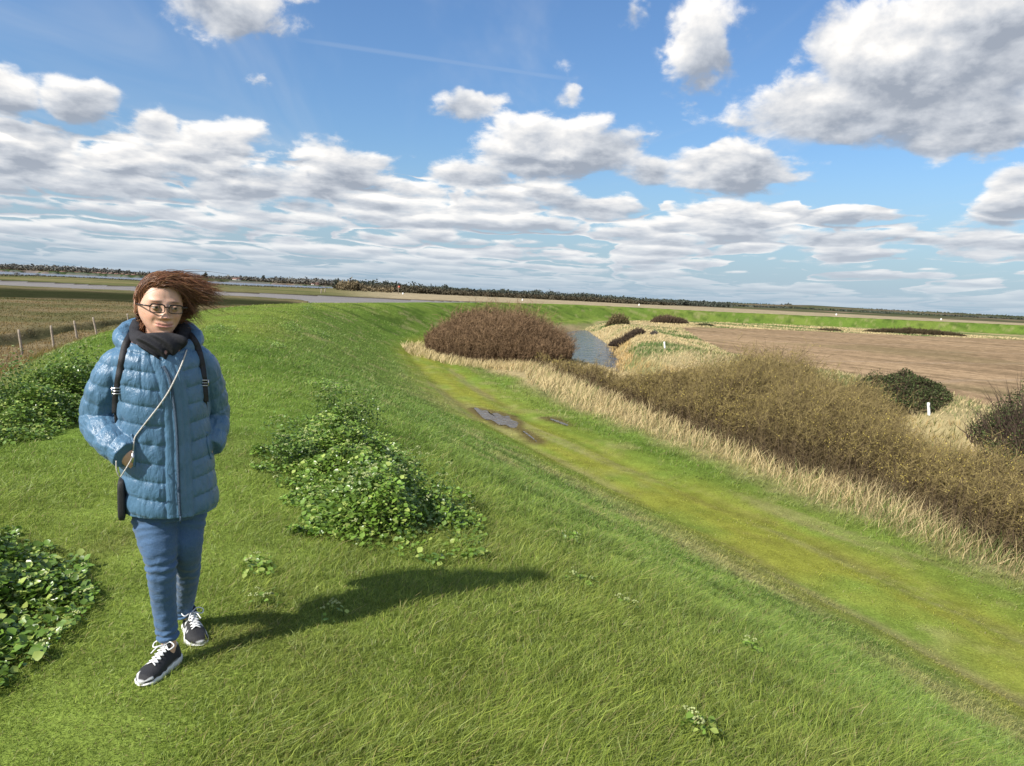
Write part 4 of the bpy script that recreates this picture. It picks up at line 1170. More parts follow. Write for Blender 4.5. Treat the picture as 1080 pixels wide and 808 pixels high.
for a in ((403, 7.8, 800, 11, DK, 'round dark tree rising highest just left of the red topped beacon'), (351, 5.6, 900, 6, DK, 'dark tree at the end of the water, left of the tan willows'),
          (466, 5.2, 880, 7, DK, 'small dark tree on the skyline right of the beacon'), (526, 4.6, 920, 7, DK, 'narrow dark tree on the skyline above the left of the thicket'),
          (562, 5.8, 900, 15, DK, 'broad flat topped dark tree on the skyline above the thicket, left of two'), (578, 5.6, 900, 11, DK, 'second dark tree on the skyline above the thicket, right of its broad neighbour'),
          (612, 4.5, 950, 19, DK, 'long flat crowned clump of dark trees left of the drain mouth'), (620, 3.9, 950, 13, DK, 'low dark tree closing the flat crowned clump on its right'),
          (213.5, 6.3, 2200, 12, DK, 'solitary dark tree on the far shore right beside the hair'), (256, 4.6, 2200, 9, DK, 'tiny dark tree on the far shore beyond the crest'),
          (274.5, 5.2, 2200, 9, DK, 'lone dark tree on the far shore above the muddy inlet'), (825, 3.2, 2100, 34, DK, 'dark wooded knoll on the skyline above the middle of the field'),
          (57, 6.8, 2250, 10, GR, 'bare tree poking above the woods on the far shore at left')):
    tree(a[5], a[0], a[1], a[2], a[3], a[4], GT)
# houses of the far village
HS_ = [(65, -.2, 16, 0), (81, -.6, 18, 0), (98, -.2, 13, 1), (103, .8, 13, 0), (109, .5, 15, 0), (115, .9, 12, 1), (121, .4, 14, 0), (127, .8, 12, 0), (133, .2, 14, 1), (139, .6, 13, 0), (201, 1.6, 14, 0), (207, 1.8, 12, 1),
       (247, 1.9, 22, 0), (328, .2, 15, 0), (331, .9, 12, 1)]
HLB = ['pale house low among the woods on the far shore, leftmost of the village', 'long pale house at the foot of the far shore woods', 'brick house first of the close row on the far shore', 'white house second in the close row on the far shore',
       'wide white house third in the close row on the far shore', 'brick house fourth in the close row on the far shore', 'pale house in the middle of the close row across the water', 'small pale house just right of the middle of the far row',
       'brick house near the right end of the far row', 'pale house ending the far row beside the hair', 'pale house across the water just right of the hair', 'brick house across the water between the hair and the lone tree',
       'long white barn on the far shore above the crest', 'white house on the far shore just left of the dark point', 'brick house on the far shore touching the dark point']
for (px, top, w_, k), lb in zip(HS_, HLB):
    r_ = 2075.0; x_ = (px - 540) / FPX * r_; base = -1.0; H_ = 1.65 + (top + 1.0) / FPX * r_ - base; H_ = max(H_, 5.5)
    o = empty('village_house', (x_, r_, base), rng.uniform(-.3, .3)); tag(o, lb, 'house', 'houses of the village on the far shore')
    wh = H_ * .58
    mesh_np('wall', *box((0, 0, wh / 2 - 1), (w_, 8, wh + 2)), M_WALLB if k else M_WALLP, o)
    V = np.array([[-w_ / 2 - .4, -4.5, wh], [w_ / 2 + .4, -4.5, wh], [w_ / 2 + .4, 4.5, wh], [-w_ / 2 - .4, 4.5, wh], [-w_ / 2 - .4, 0, H_], [w_ / 2 + .4, 0, H_]]) + [0, 0, .01]
    rf = mesh_np('roof', V, [np.array([[0, 1, 5, 4], [2, 3, 4, 5], [0, 3, 2, 1]]), np.array([[0, 4, 3], [1, 2, 5]])], M_ROOF, o)
    mesh_np('chimney', *box((w_ * .25, 0, H_ + .2), (1.2, 1.2, 2.2)), M_WALLB, rf)
    wn = MB()
    for q in (-.28, .05, .30): wn.add(*box((q * w_, -4.02, wh * .55), (1.6, .12, 1.6)))
    for q in (-.28, .05, .30): mesh_np('window', *box((q * w_, -4.03, wh * .55), (1.6, .12, 1.6)), M_TAR, o)
# ------------------------------------------------------------------ the person
from mathutils.bvhtree import BVHTree
rp = at(178, 693, 0.03); rz_ = float(height(rp[0], rp[1])[0]) - .005
ROOT = np.array([rp[0], rp[1], rz_]); YAW = R(25)
RM = rotz(YAW)
def toL(w): return (np.asarray(w) - ROOT) @ RM
def toW(l): return np.asarray(l) @ RM.T + ROOT
def Lp(px, py, Y):
    """local point on the plane y=Y that the photo shows at this pixel"""
    d = ray(px, py) @ RM; c = toL(CAM)
    k = (Y - c[1]) / d[1]
    return c + d * k
def Gp(px, py, z=0.0):
    w = at(px, py, rz_ + z); return toL(w)

def interp_rings(keys, zs):
    K = np.array(keys, float); o = np.argsort(K[:, 0]); K = K[o]
    return np.stack([np.interp(zs, K[:, 0], K[:, i]) for i in range(1, K.shape[1])], 1)

def smooth_keys(keys, n):
    return catmull(np.array(keys, float), n)

def loft(C, A, B, n=96, ex=2.0, disp=None, cap=True):
    """stack of superellipse rings: centres C (m,3), half widths A along x, B along y"""
    m = len(C); th = np.linspace(0, 2 * np.pi, n, endpoint=False)
    c, s = np.cos(th), np.sin(th)
    ux = np.sign(c) * np.abs(c) ** (2 / ex); uy = np.sign(s) * np.abs(s) ** (2 / ex)
    V = np.zeros((m, n, 3))
    V[..., 0] = C[:, 0:1] + A[:, None] * ux; V[..., 1] = C[:, 1:2] + B[:, None] * uy; V[..., 2] = C[:, 2:3]
    if disp is not None:
        nx = ux / A[:, None]; ny = uy / B[:, None]; l = np.hypot(nx, ny)
        V[..., 0] += disp * nx / l; V[..., 1] += disp * ny / l
    V = V.reshape(-1, 3)
    i = np.arange(m - 1)[:, None] * n; j = np.arange(n)[None]; k = (j + 1) % n
    F = np.stack([i + j, i + k, i + n + k, i + n + j], -1).reshape(-1, 4)
    Fs = [F]
    if cap:
        V = np.vstack([V, C[0], C[-1]]); jj = np.arange(n); kk = (jj + 1) % n
        Fs.append(np.concatenate([np.stack([kk, jj, np.full(n, m * n)], -1), np.stack([(m - 1) * n + jj, (m - 1) * n + kk, np.full(n, m * n + 1)], -1)]))
    return V, Fs

def remeshed(mb, name, vox, mat, parent, smooth_it=3, post=None, colf=None):
    V, F = mb.VF()
    tmp = mesh_np('tmp', V, F)
    md = tmp.modifiers.new('r', 'REMESH'); md.mode = 'VOXEL'; md.voxel_size = vox; md.adaptivity = 0
    if smooth_it:
        ms = tmp.modifiers.new('s', 'SMOOTH'); ms.factor = .5; ms.iterations = smooth_it
    bpy.context.view_layer.update()
    ev = tmp.evaluated_get(bpy.context.evaluated_depsgraph_get())
    me = bpy.data.meshes.new_from_object(ev)
    bpy.data.objects.remove(tmp)
    n = len(me.vertices); co = np.zeros(n * 3, np.float32); me.vertices.foreach_get('co', co); co = co.reshape(-1, 3).astype(float)
    if post is not None:
        no = np.zeros(n * 3, np.float32); me.vertices.foreach_get('normal', no); no = no.reshape(-1, 3)
        co = post(co, no); me.vertices.foreach_set('co', co.astype(np.float32).ravel()); me.update()
    me.polygons.foreach_set('use_smooth', np.ones(len(me.polygons), bool))
    if colf is not None:
        a = me.color_attributes.new('Col', 'FLOAT_COLOR', 'POINT'); c = np.ones((n, 4), np.float32); c[:, :3] = colf(co); a.data.foreach_set('color', c.ravel())
    me.materials.clear(); me.materials.append(mat); me.name = name
    o = bpy.data.objects.new(name, me); COL.objects.link(o)
    if parent is not None: o.parent = parent
    return o, co

# ---- materials
M_SKIN, t_, b_, _o = material('skin')
a_ = t_.n('ShaderNodeAttribute', attribute_name='Col').outputs['Color']
tc_ = t_.n('ShaderNodeTexCoord').outputs['Object']
cs_ = t_.vs(a_, t_.mr(t_.noise(tc_, 60, 4, .6), .3, .7, .93, 1.07)); t_.L.new(cs_, b_.inputs['Base Color'])
b_.inputs['Roughness'].default_value = .48; b_.inputs['Subsurface Weight'].default_value = .15; b_.inputs['Subsurface Radius'].default_value = (.01, .004, .002)
bp_ = t_.n('ShaderNodeBump', {'Height': t_.noise(tc_, 300, 3, .6), 'Strength': .12, 'Distance': .002}); t_.L.new(bp_.outputs[0], b_.inputs['Normal'])

M_JACKET, t_, b_, _o = material('quilted_nylon')
tc_ = t_.n('ShaderNodeTexCoord').outputs['Object']
nz_ = t_.noise(tc_, 14, 4, .6)
cj = t_.mix(nz_, (.052, .125, .210), (.092, .190, .295)); t_.L.new(cj, b_.inputs['Base Color'])
b_.inputs['Roughness'].default_value = .35; b_.inputs['Specular IOR Level'].default_value = .5
b_.inputs['Sheen Weight'].default_value = .1; b_.inputs['Sheen Roughness'].default_value = .4
st_ = t_.v('MULTIPLY', tc_, (1.0, 1.0, .45))
n1_ = t_.m('ADD', t_.noise(st_, 24, 4, .6, 1.2), t_.m('MULTIPLY', t_.noise(st_, 70, 3, .5, 1.6), .30)); n2_ = t_.noise(tc_, 420, 2, .5)
bp_ = t_.n('ShaderNodeBump', {'Height': t_.m('ADD', n1_, t_.m('MULTIPLY', n2_, .10)), 'Strength': .55, 'Distance': .013}); t_.L.new(bp_.outputs[0], b_.inputs['Normal'])

M_DENIM, t_, b_, _o = material('denim')
tc_ = t_.n('ShaderNodeTexCoord').outputs['Object']
nz_ = t_.noise(tc_, 9, 4, .6); wv_ = t_.noise(t_.v('MULTIPLY', tc_, (1, 1, .25)), 420, 2, .6)
cd = t_.mix(nz_, (.030, .072, .150), (.068, .135, .245)); cd = t_.mix(t_.mr(wv_, .35, .65, 0, .3), cd, (.12, .19, .31)); t_.L.new(cd, b_.inputs['Base Color'])
b_.inputs['Roughness'].default_value = .85; b_.inputs['Specular IOR Level'].default_value = .2; b_.inputs['Sheen Weight'].default_value = .2
n1_ = t_.noise(t_.v('MULTIPLY', tc_, (1, 1, 2.4)), 22, 4, .6, .8)
bp_ = t_.n('ShaderNodeBump', {'Height': t_.m('ADD', n1_, t_.m('MULTIPLY', wv_, .12)), 'Strength': .5, 'Distance': .008}); t_.L.new(bp_.outputs[0], b_.inputs['Normal'])

M_SCARF = simple('black_scarf', (.012, .012, .016), .85, var=.3, scale=40, bump=.35, bscale=260, attr=True)
M_SCARF.node_tree.nodes
M_BLACK = simple('black_webbing', (.014, .014, .016), .6, var=.2, scale=60, bump=.3, bscale=500)
M_STEEL = simple('buckle_metal', (.55, .55, .56), .3, metal=1.0, var=.05)
M_CORD = simple('pale_cord', (.55, .52, .47), .7, var=.35, scale=160, bump=.4, bscale=300)
M_ZIP = simple('zip_tape', (.035, .075, .13), .45, var=.2, scale=200, bump=.6, bscale=700)
M_FRAME = simple('glasses_frame', (.018, .012, .010), .3, var=.1)
M_SHOE = simple('shoe_upper', (1, 1, 1), .65, var=.12, scale=60, bump=.4, bscale=400, attr=True)
M_SOLE = simple('shoe_sole', (.62, .62, .60), .6, var=.12, scale=30, bump=.2)
M_LACE = simple('shoe_lace', (.78, .78, .77), .7, var=.08, scale=200, bump=.3, bscale=600)

# ---- head
HC = Lp(169, 323.5, 0.0)                       # centre of the head between the ears
HS = 1.10
HROT = rotz(R(13)) @ np.array([[math.cos(R(2.5)), 0, math.sin(R(2.5))], [0, 1, 0], [-math.sin(R(2.5)), 0, math.cos(R(2.5))]]) @ \
       np.array([[1, 0, 0], [0, math.cos(R(3)), -math.sin(R(3))], [0, math.sin(R(3)), math.cos(R(3))]])
def H2L(p): return (np.asarray(p) * HS * np.array([1.02, 1, 1])) @ HROT.T + HC
def gss(x, z, cx, cz, sx, sz): return np.exp(-((x - cx) / sx) ** 2 - ((z - cz) / sz) ** 2)
def head_shape(V):
    """unit sphere -> head; x her left, -y face, z up"""
    x, y, z = V.T
    ax = np.where(z < 0, .074 * (1 - .42 * np.clip(-z, 0, 1) ** 1.7), .074 * (1 - .03 * z)); X = ax * x
    Y = np.where(y < 0, .088, .100) * y; Zc = np.where(z > 0, .112, .118) * z
    # lower back of the skull tucks in, the jaw comes forward
    Y = Y - .022 * sstep(-.15, -.9, z) * (1 - .0 * y); Y = np.where(y > 0, Y * (1 - .28 * sstep(-.1, -.8, z)), Y)
    fr = sstep(.15, -.45, y)
    # flatten the face plane
    Y = Y + fr * .008 * (1 - np.clip(np.abs(X) / .055, 0, 1)) * sstep(.85, .2, np.abs(z))
    f = 0
    nz = np.clip((.014 - Zc) / .046, 0, 1)
    f += .026 * nz ** 1.15 * np.exp(-(X / (.0085 + .007 * nz)) ** 2) * sstep(-.042, -.031, Zc)       # nose
    f += .005 * np.exp(-(X / .010) ** 2) * gss(0 * X, Zc, 0, .012, 1, .014)
    f += .006 * (gss(X, Zc, .012, -.032, .006, .007) + gss(X, Zc, -.012, -.032, .006, .007))          # nostrils
    f += .005 * (gss(X, Zc, .030, .026, .020, .008) + gss(X, Zc, -.030, .026, .020, .008))            # brows
    f -= .012 * (gss(X, Zc, .031, .004, .015, .011) + gss(X, Zc, -.031, .004, .015, .011))            # sockets
    f += .0075 * (gss(X, Zc, .041, -.030, .018, .017) + gss(X, Zc, -.041, -.030, .018, .017))         # cheeks
    lx = sstep(.035, .022, np.abs(X)); zm_ = Zc - .34 * np.abs(X) ** 1.25
    f += .0038 * lx * np.exp(-((zm_ + .0555) / .0042) ** 2) + .0046 * lx * np.exp(-((zm_ + .0655) / .0050) ** 2) - .0040 * sstep(.036, .026, np.abs(X)) * np.exp(-((zm_ + .0606) / .0020) ** 2)
    f += .003 * gss(X, Zc, 0, -.062, .026, .020)
    f -= .003 * (gss(X, Zc, .034, -.050, .006, .016) + gss(X, Zc, -.034, -.050, .006, .016))          # smile folds
    f += .010 * gss(X, Zc, 0, -.098, .020, .014) - .003 * gss(X, Zc, 0, -.080, .018, .006)            # chin
    Y = Y - f * fr
    return np.stack([X, Y, Zc], 1)
bodymb = MB()
Vh, Fh = uvsphere((0, 0, 0), 1, 220, 170)
bodymb.add(H2L(head_shape(Vh)), Fh)
for sx in (-1, 1):                                     # ears
    v, f = uvsphere((0, 0, 0), 1, 40, 30)
    q = v * [.0065, .016, .027]; q[:, 1] += -.004 * np.sin(v[:, 2] * 2); rim = np.hypot(v[:, 1], v[:, 2])
    q[:, 0] += sx * .006 * sstep(.45, .95, rim) - sx * .004 * sstep(.5, .1, rim)
    q = q @ rotz(sx * R(14)).T + [sx * .0745, .014, -.006]
    bodymb.add(H2L(q), f)
neckb = Lp(168, 372, .045)
bodymb.add(*tube([H2L([0, .018, -.06]), (HC + neckb) / 2 + [0, .02, -.02], neckb, neckb + [0, 0, -.06]], [.050, .052, .062, .09], 40))
# trunk, arms, legs under the clothes
trunk = [(1.36, -.02, .02, .07, .06), (1.30, -.02, .01, .165, .085), (1.20, -.02, 0, .165, .10), (1.05, -.01, 0, .14, .095), (.92, 0, 0, .15, .10), (.80, .01, 0, .165, .11), (.70, .01, 0, .15, .10)]
zs = np.linspace(.70, 1.36, 60); kr = interp_rings(trunk, zs)
bodymb.add(*loft(np.stack([kr[:, 0], kr[:, 1], zs], 1), kr[:, 2], kr[:, 3], 60))
shR, elR, wrR = Lp(122, 382, .0), Lp(105, 441, .05), Lp(131, 477, -.135)
shL, elL, wrL = Lp(214, 380, .02), Lp(226, 436, .09), Lp(222, 470, -.02)
for a, b, c in ((shR, elR, wrR), (shL, elL, wrL)):
    P = catmull([a, (a + b) / 2, b, (b + c) / 2, c], 30)
    bodymb.add(*tube(P, np.interp(np.linspace(0, 1, 30), [0, .2, .5, .6, 1], [.052, .048, .038, .040, .027]), 24))
def hand(wr, dirv, nrm, sgn):
    """palm and five unequal bent fingers; dirv along the hand, nrm out of the back of the hand"""
    d = dirv / np.linalg.norm(dirv); n_ = nrm - d * (nrm @ d); n_ /= np.linalg.norm(n_); s_ = np.cross(d, n_) * sgn
    v, f = uvsphere((0, 0, 0), 1, 30, 20)
    q = v * [.045, .038, .016]
    bodymb.add(wr + d * .045 + q[:, :1] * d + q[:, 1:2] * s_ + q[:, 2:3] * n_, f)
    for off, ln in ((-.028, .062), (-.010, .074), (.009, .070), (.026, .056)):
        b0 = wr + d * .072 + s_ * off
        P = [b0, b0 + d * ln * .42 - n_ * .004, b0 + d * ln * .72 - n_ * .018, b0 + d * ln * .85 - n_ * .036]
        bodymb.add(*tube(catmull(P, 12), np.linspace(.0095, .0075, 12), 12))
    b0 = wr + d * .025 - s_ * .030
    bodymb.add(*tube(catmull([b0, b0 - s_ * .022 + d * .022 - n_ * .006, b0 - s_ * .026 + d * .048 - n_ * .014], 10), np.linspace(.012, .009, 10), 12))
hand(wrR + np.array([-.004, 0, .004]), Lp(150, 492, -.10) - wrR, np.array([-.1, -1, .25]), 1)
hand(wrL, Lp(206, 486, -.06) - wrL, np.array([.2, -1, .1]), -1)
# feet on the ground
toeR, heelR = Gp(153, 722), Gp(188, 697)
toeR = heelR + (toeR - heelR) / np.linalg.norm((toeR - heelR)) * .238
toeL, heelL = Gp(208, 679), Gp(199, 662)
toeL = heelL + (toeL - heelL) / np.linalg.norm((toeL - heelL)) * .238
def ankle(heel, toe): return heel + (toe - heel) * .22 + np.array([0, 0, .095])
anR, anL = ankle(heelR, toeR), ankle(heelL, toeL)
hipR, hipL = Lp(160, 520, .0), Lp(197, 520, .03)
YA = anR[1]; YB = anL[1]
legR = catmull([hipR, Lp(164.5, 552, -.03), Lp(168, 578, -.065), Lp(170.5, 604, YA * .62 - .04), Lp(172.5, 632, YA * .8 - .01), Lp(176, 664, YA + .01), [*(Lp(179, 684, YA)[:2]), anR[2] - .012]], 60)
legL = catmull([hipL, Lp(195.5, 552, .01), Lp(196.5, 578, -.015), Lp(197, 604, YB * .5 - .02), Lp(195.5, 626, YB * .8), Lp(193, 643, YB), anL + [0, 0, -.012]], 60)
tr = np.linspace(0, 1, 60)
for P in (legR, legL):
    bodymb.add(*tube(P, np.interp(tr, [0, .2, .5, .7, 1], [.060, .056, .040, .036, .028]), 30))
for h_, t2, an in ((heelR, toeR, anR), (heelL, toeL, anL)):
    bodymb.add(*tube([an, h_ + (t2 - h_) * .25 + [0, 0, .045], h_ + (t2 - h_) * .6 + [0, 0, .035], h_ + (t2 - h_) * .9 + [0, 0, .025]], [.034, .038, .034, .022], 20, flat=.7))
SKIN = np.array([.64, .385, .27])
def skin_col(co):
    q = ((co - HC) @ HROT) / HS / np.array([1.02, 1, 1]); x, y, z = q.T
    c = np.broadcast_to(SKIN, (len(co), 3)).copy(); fr = (y < -.03) & (np.abs(z) < .13)
    zm_ = z - .34 * np.abs(x) ** 1.25
    lip = sstep(.032, .022, np.abs(x)) * np.exp(-((zm_ + .061) / .0085) ** 4) * fr
    c = mixc(c, np.array([.50, .19, .165]), .75 * lip)
    c = mixc(c, np.array([.16, .05, .045]), .7 * sstep(.030, .024, np.abs(x)) * np.exp(-((zm_ + .0606) / .0016) ** 2) * fr)
    red = (gss(x, z, .042, -.028, .018, .016) + gss(x, z, -.042, -.028, .018, .016) + gss(x, z, 0, -.034, .012, .010)) * fr
    c = mixc(c, np.array([.62, .28, .20]), .5 * np.clip(red, 0, 1))
    br = (np.exp(-((np.abs(x) - .031) / .018) ** 4) * np.exp(-((z - .0245 + .10 * (np.abs(x) - .03)) / .0035) ** 2)) * fr
    c = mixc(c, np.array([.13, .07, .04]), .85 * br)
    nost = (gss(x, z, .008, -.046, .0035, .0025) + gss(x, z, -.008, -.046, .0035, .0025)) * (y < -.085)
    c = mixc(c, np.array([.12, .05, .04]), .8 * np.clip(nost, 0, 1))
    return c
person, _ = remeshed(bodymb, 'person', .0026, M_SKIN, None, 2, colf=skin_col)
person.location = ROOT; person.rotation_euler = (0, 0, YAW)
tag(person, 'smiling person in glasses, black scarf, shiny blue quilted coat and jeans, hands in pockets', 'person')
PR = person
# eyes
for sx in (-1, 1):
    v, f = uvsphere((0, 0, 0), .0122, 40, 30)
    c = np.broadcast_to([.42, .38, .34], (len(v), 3)).copy()
    dd_ = np.hypot(v[:, 0] - .0008, v[:, 2] + .0002)
    c[(dd_ < .0062) & (v[:, 1] < 0)] = [.055, .03, .018]; c[(dd_ < .0026) & (v[:, 1] < 0)] = [.01, .01, .01]
    lid = (v[:, 2] > .0029 - 7 * v[:, 0] ** 2) | (v[:, 2] < -.0033 + 9 * v[:, 0] ** 2)
    c[lid] = SKIN * .88
    edge = (np.abs(v[:, 2] - (.0029 - 7 * v[:, 0] ** 2)) < .0009); c[edge] = [.08, .045, .035]
    v2 = v.copy(); v2[lid] *= 1.06
    mesh_np('eye', H2L(v2 + [sx * .031, -.0722, .003]), f, M_SKIN, PR, True, col=c)
# glasses: two rounded rims, bridge and side arms
gb = MB()
def rim(cx, n=40):
    a = np.linspace(0, 2 * np.pi, n, endpoint=False); ex = 4.2
    X = np.sign(np.cos(a)) * np.abs(np.cos(a)) ** (2 / ex) * .0232; Z_ = np.sign(np.sin(a)) * np.abs(np.sin(a)) ** (2 / ex) * .0150
    return np.stack([cx + X, -.101 + .9 * (cx + X) ** 2 * 3.2, .001 + Z_ - .0 * X], 1)
for sx in (-1, 1):
    P = rim(sx * .0300); Pc = np.vstack([P, P[:2]])
    gb.add(*tube(H2L(Pc), .0021 * np.where(np.concatenate([P[:, 2], P[:2, 2]]) > .006, 1.35, .75), 8, cap=False))
    k = np.array([[sx * .0525, -.091, .007], [sx * .074, -.070, .008], [sx * .0785, -.02, .006], [sx * .0800, .012, .004], [sx * .080, .026, -.012]])
    gb.add(*tube(H2L(catmull(k, 20)), .0022, 8, flat=1.4))
gb.add(*tube(H2L(catmull([[-.0078, -.0995, .005], [0, -.103, .008], [.0078, -.0995, .005]], 8)), .0022, 8))
glasses = gb.build('glasses', M_FRAME, PR, True)
M_LENS, t_, b_, o_ = material('lens')
gl = t_.n('ShaderNodeBsdfGlossy', {'Roughness': .03}); tp_ = t_.n('ShaderNodeBsdfTransparent', {'Color': (.80, .82, .82, 1)})
fz = t_.n('ShaderNodeFresnel', {'IOR': 1.5}); mx = t_.n('ShaderNodeMixShader', {0: fz.outputs[0]}); t_.L.new(tp_.outputs[0], mx.inputs[1]); t_.L.new(gl.outputs[0], mx.inputs[2]); t_.L.new(mx.outputs[0], o_.inputs[0])
for sx in (-1, 1):
    P = rim(sx * .0300); c = P.mean(0) + [0, -.0008, 0]
    V = H2L(np.vstack([P * .97 + c * .03, c])); mesh_np('lens', V, np.array([[i, (i + 1) % 40, 40] for i in range(40)]), M_LENS, glasses, True)

# ---- hair: a close cap and many strands streaming before the wind
def in_face(q):
    x, y, z = q.T
    return (y < -.034 + .45 * np.clip(.03 - z, 0, .2)) & (z < .073 + .30 * (np.abs(x) - .02) * 0 + .10 * x) 
cap = head_shape(Vh) * 1.0
nrm_c = cap / np.linalg.norm(cap, axis=1)[:, None]
th_ = .0065 + .002 * fbm(cap[:, 0] * 60, cap[:, 1] * 60, cap[:, 2] * 40, oct=3, seed=201)
capv = cap + nrm_c * th_[:, None]
x_, y_, z_ = cap.T
keep = ~in_face(cap) & (z_ > -.085 + .25 * np.clip(-y_ , -.2, .2) * 0) & ~((np.abs(x_) > .055) & (z_ < .006) & (y_ < .030) & (x_ < 0)) & ~((y_ < .0) & (z_ < -.02))
keep &= ~((y_ < -.030) & (z_ < .095)) & ~((y_ < .014) & (z_ < .055) & (x_ < 0))
HF = []
for f in Fh: HF.append(f[keep[f].all(1)])
M_HAIR = leaf_mat('hair', .38, .15, .5)
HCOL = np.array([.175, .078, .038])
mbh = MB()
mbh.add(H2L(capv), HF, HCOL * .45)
nS = 9500
dirs = rng.normal(size=(nS * 3, 3)); dirs /= np.linalg.norm(dirs, axis=1)[:, None]
hq_ = head_shape(dirs); ok = ~in_face(hq_) & (hq_[:, 2] > -.07) & ~((hq_[:, 0] < -.05) & (hq_[:, 2] < .004) & (hq_[:, 1] < .03))
hq_ = hq_[ok][:nS]; nS = len(hq_)
P0 = H2L(hq_); c0 = HC
ellr = np.array([.074, .094, .114]) * HS
layer = rng.uniform(.004, .019, nS); ln = rng.uniform(.10, .27, nS) * (1 - .30 * sstep(0, .07, hq_[:, 0])) * np.where(hq_[:, 2] > .02, 1.0, .85)
NSg = 14; pts = np.zeros((nS, NSg, 3)); pts[:, 0] = P0; p = P0.copy()
ph1, ph2 = rng.uniform(0, 6.28, nS), rng.uniform(0, 6.28, nS); amp = rng.uniform(.0, .30, nS)
stray = rng.random(nS) < .06
zmin = np.where(rng.random(nS) < .22, rng.uniform(.030, .050, nS), rng.uniform(.050, .062, nS))
low = (hq_[:, 2] < .025)
TG = Lp(221, 311, .05) + rng.normal(0, 1, (nS, 3)) * [.045, .05, .030]
lock = np.round(hq_[:, 1] * 45 + hq_[:, 2] * 30)                          # neighbouring roots end in the same lock
TG[:, 2] += .022 * np.sin(lock * 2.7) ; TG[:, 1] += .03 * np.sin(lock * 1.9)
wisp = (rng.random(nS) < .05) & (hq_[:, 0] > 0)
TG[wisp] = Lp(213, 342, .0) + rng.normal(0, 1, (int(wisp.sum()), 3)) * [.02, .03, .015]
TG[low & ~wisp] = Lp(205, 318, .06) + rng.normal(0, 1, (int((low & ~wisp).sum()), 3)) * [.03, .03, .03]
ln = rng.uniform(.35, .98, nS) * np.linalg.norm(TG - P0, axis=1) * 1.05
ln = np.where(low, np.minimum(ln, rng.uniform(.06, .13, nS)), ln)
for k in range(1, NSg):
    u = k / (NSg - 1)
    Wd = TG - p; Wd /= np.linalg.norm(Wd, axis=1)[:, None] + 1e-9
    Wd[:, 2] += (.30 * (1 - u) - .10 * u * (hq_[:, 2] > .03)) * sstep(.05, -.06, hq_[:, 0])
    Wd[:, 1] += amp * np.sin(ph1 + 6 * u); Wd[:, 2] += (amp * .8 + .30 * stray) * np.sin(ph2 + 7 * u) + .16 * np.sin(8 * u + lock) - .22 * u * u
    Wd /= np.linalg.norm(Wd, axis=1)[:, None]
    p = p + Wd * (ln / (NSg - 1))[:, None]
    q = (p - c0) @ HROT
    fc = (q[:, 1] < -.015) & (q[:, 2] < .056 * HS) & (q[:, 0] < .074) & (q[:, 0] > -.085)
    q[fc, 2] = np.maximum(q[fc, 2], zmin[fc] * HS)
    rr_ = np.sqrt(((q / (ellr + layer[:, None])) ** 2).sum(1)); push = rr_ < 1; q[push] = q[push] / rr_[push][:, None]
    p = q @ HROT.T + c0
    pts[:, k] = p
for _ in range(4): pts[:, 1:-1] = .5 * pts[:, 1:-1] + .25 * (pts[:, :-2] + pts[:, 2:])
wS = rng.uniform(.0007, .0014, nS)
sh_ = rng.uniform(.55, 1.9, nS); hl = rng.random(nS) < .16
for k3 in range(3):
    pass
T_ = np.gradient(pts, axis=1); T_ /= np.linalg.norm(T_, axis=2)[..., None] + 1e-9
sd = np.cross(T_, rng.normal(size=(nS, 1, 3)) * np.ones((1, NSg, 1))); sd /= np.linalg.norm(sd, axis=2)[..., None] + 1e-9
up_ = np.cross(T_, sd)
wk_ = (wS[:, None] * np.interp(np.linspace(0, 1, NSg), [0, .6, 1], [1, .8, .15])[None])[..., None]
ring = np.stack([pts + sd * wk_, pts - .5 * sd * wk_ + .87 * up_ * wk_, pts - .5 * sd * wk_ - .87 * up_ * wk_], 2)   # nS, NSg, 3, 3
b0 = (np.arange(nS)[:, None, None] * NSg + np.arange(NSg - 1)[None, :, None]) * 3; j3 = np.arange(3)[None, None]; k3 = (j3 + 1) % 3
Fh_ = np.stack([b0 + j3, b0 + k3, b0 + 3 + k3, b0 + 3 + j3], -1).reshape(-1, 4)
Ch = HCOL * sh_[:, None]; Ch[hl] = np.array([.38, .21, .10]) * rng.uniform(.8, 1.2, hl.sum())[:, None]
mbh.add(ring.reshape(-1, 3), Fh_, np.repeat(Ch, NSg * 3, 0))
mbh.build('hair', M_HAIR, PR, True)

# ---- coat
SEAMY = [359, 375, 393, 411, 429, 449, 469, 489, 508, 527, 546]
zc = lambda py: Lp(176, py, -.14)[2]
seamz = np.array(sorted(zc(v) for v in SEAMY))
Zt, Zb_ = zc(362) + .02, zc(546)
tk = []
for py, xl, xr, b in [(368, 128, 205, .095), (373, 122, 209, .108), (380, 117, 214, .122), (400, 119, 217, .138), (430, 121, 219, .142), (455, 123, 220, .142), (480, 127, 223, .147), (510, 130, 225, .152), (530, 131.5, 228, .156), (546, 132.5, 229, .158)]:
    l, r2 = Lp(xl, py, 0), Lp(xr, py, 0); tk.append((zc(py), (l[0] + r2[0]) / 2, 0.0, (r2[0] - l[0]) / 2, b))
tk.append((zc(362), tk[0][1], .03, .06, .06))
tk = sorted(tk)
NZ = 300; zs = np.linspace(tk[0][0], tk[-1][0], NZ); kr = interp_rings(tk, zs)
for i in range(kr.shape[1]):                                # soften the piecewise profile
    kk = np.ones(13) / 13; kr[:, i] = np.convolve(np.pad(kr[:, i], 6, 'edge'), kk, 'valid')
NA = 360; th = np.linspace(0, 2 * np.pi, NA, endpoint=False)
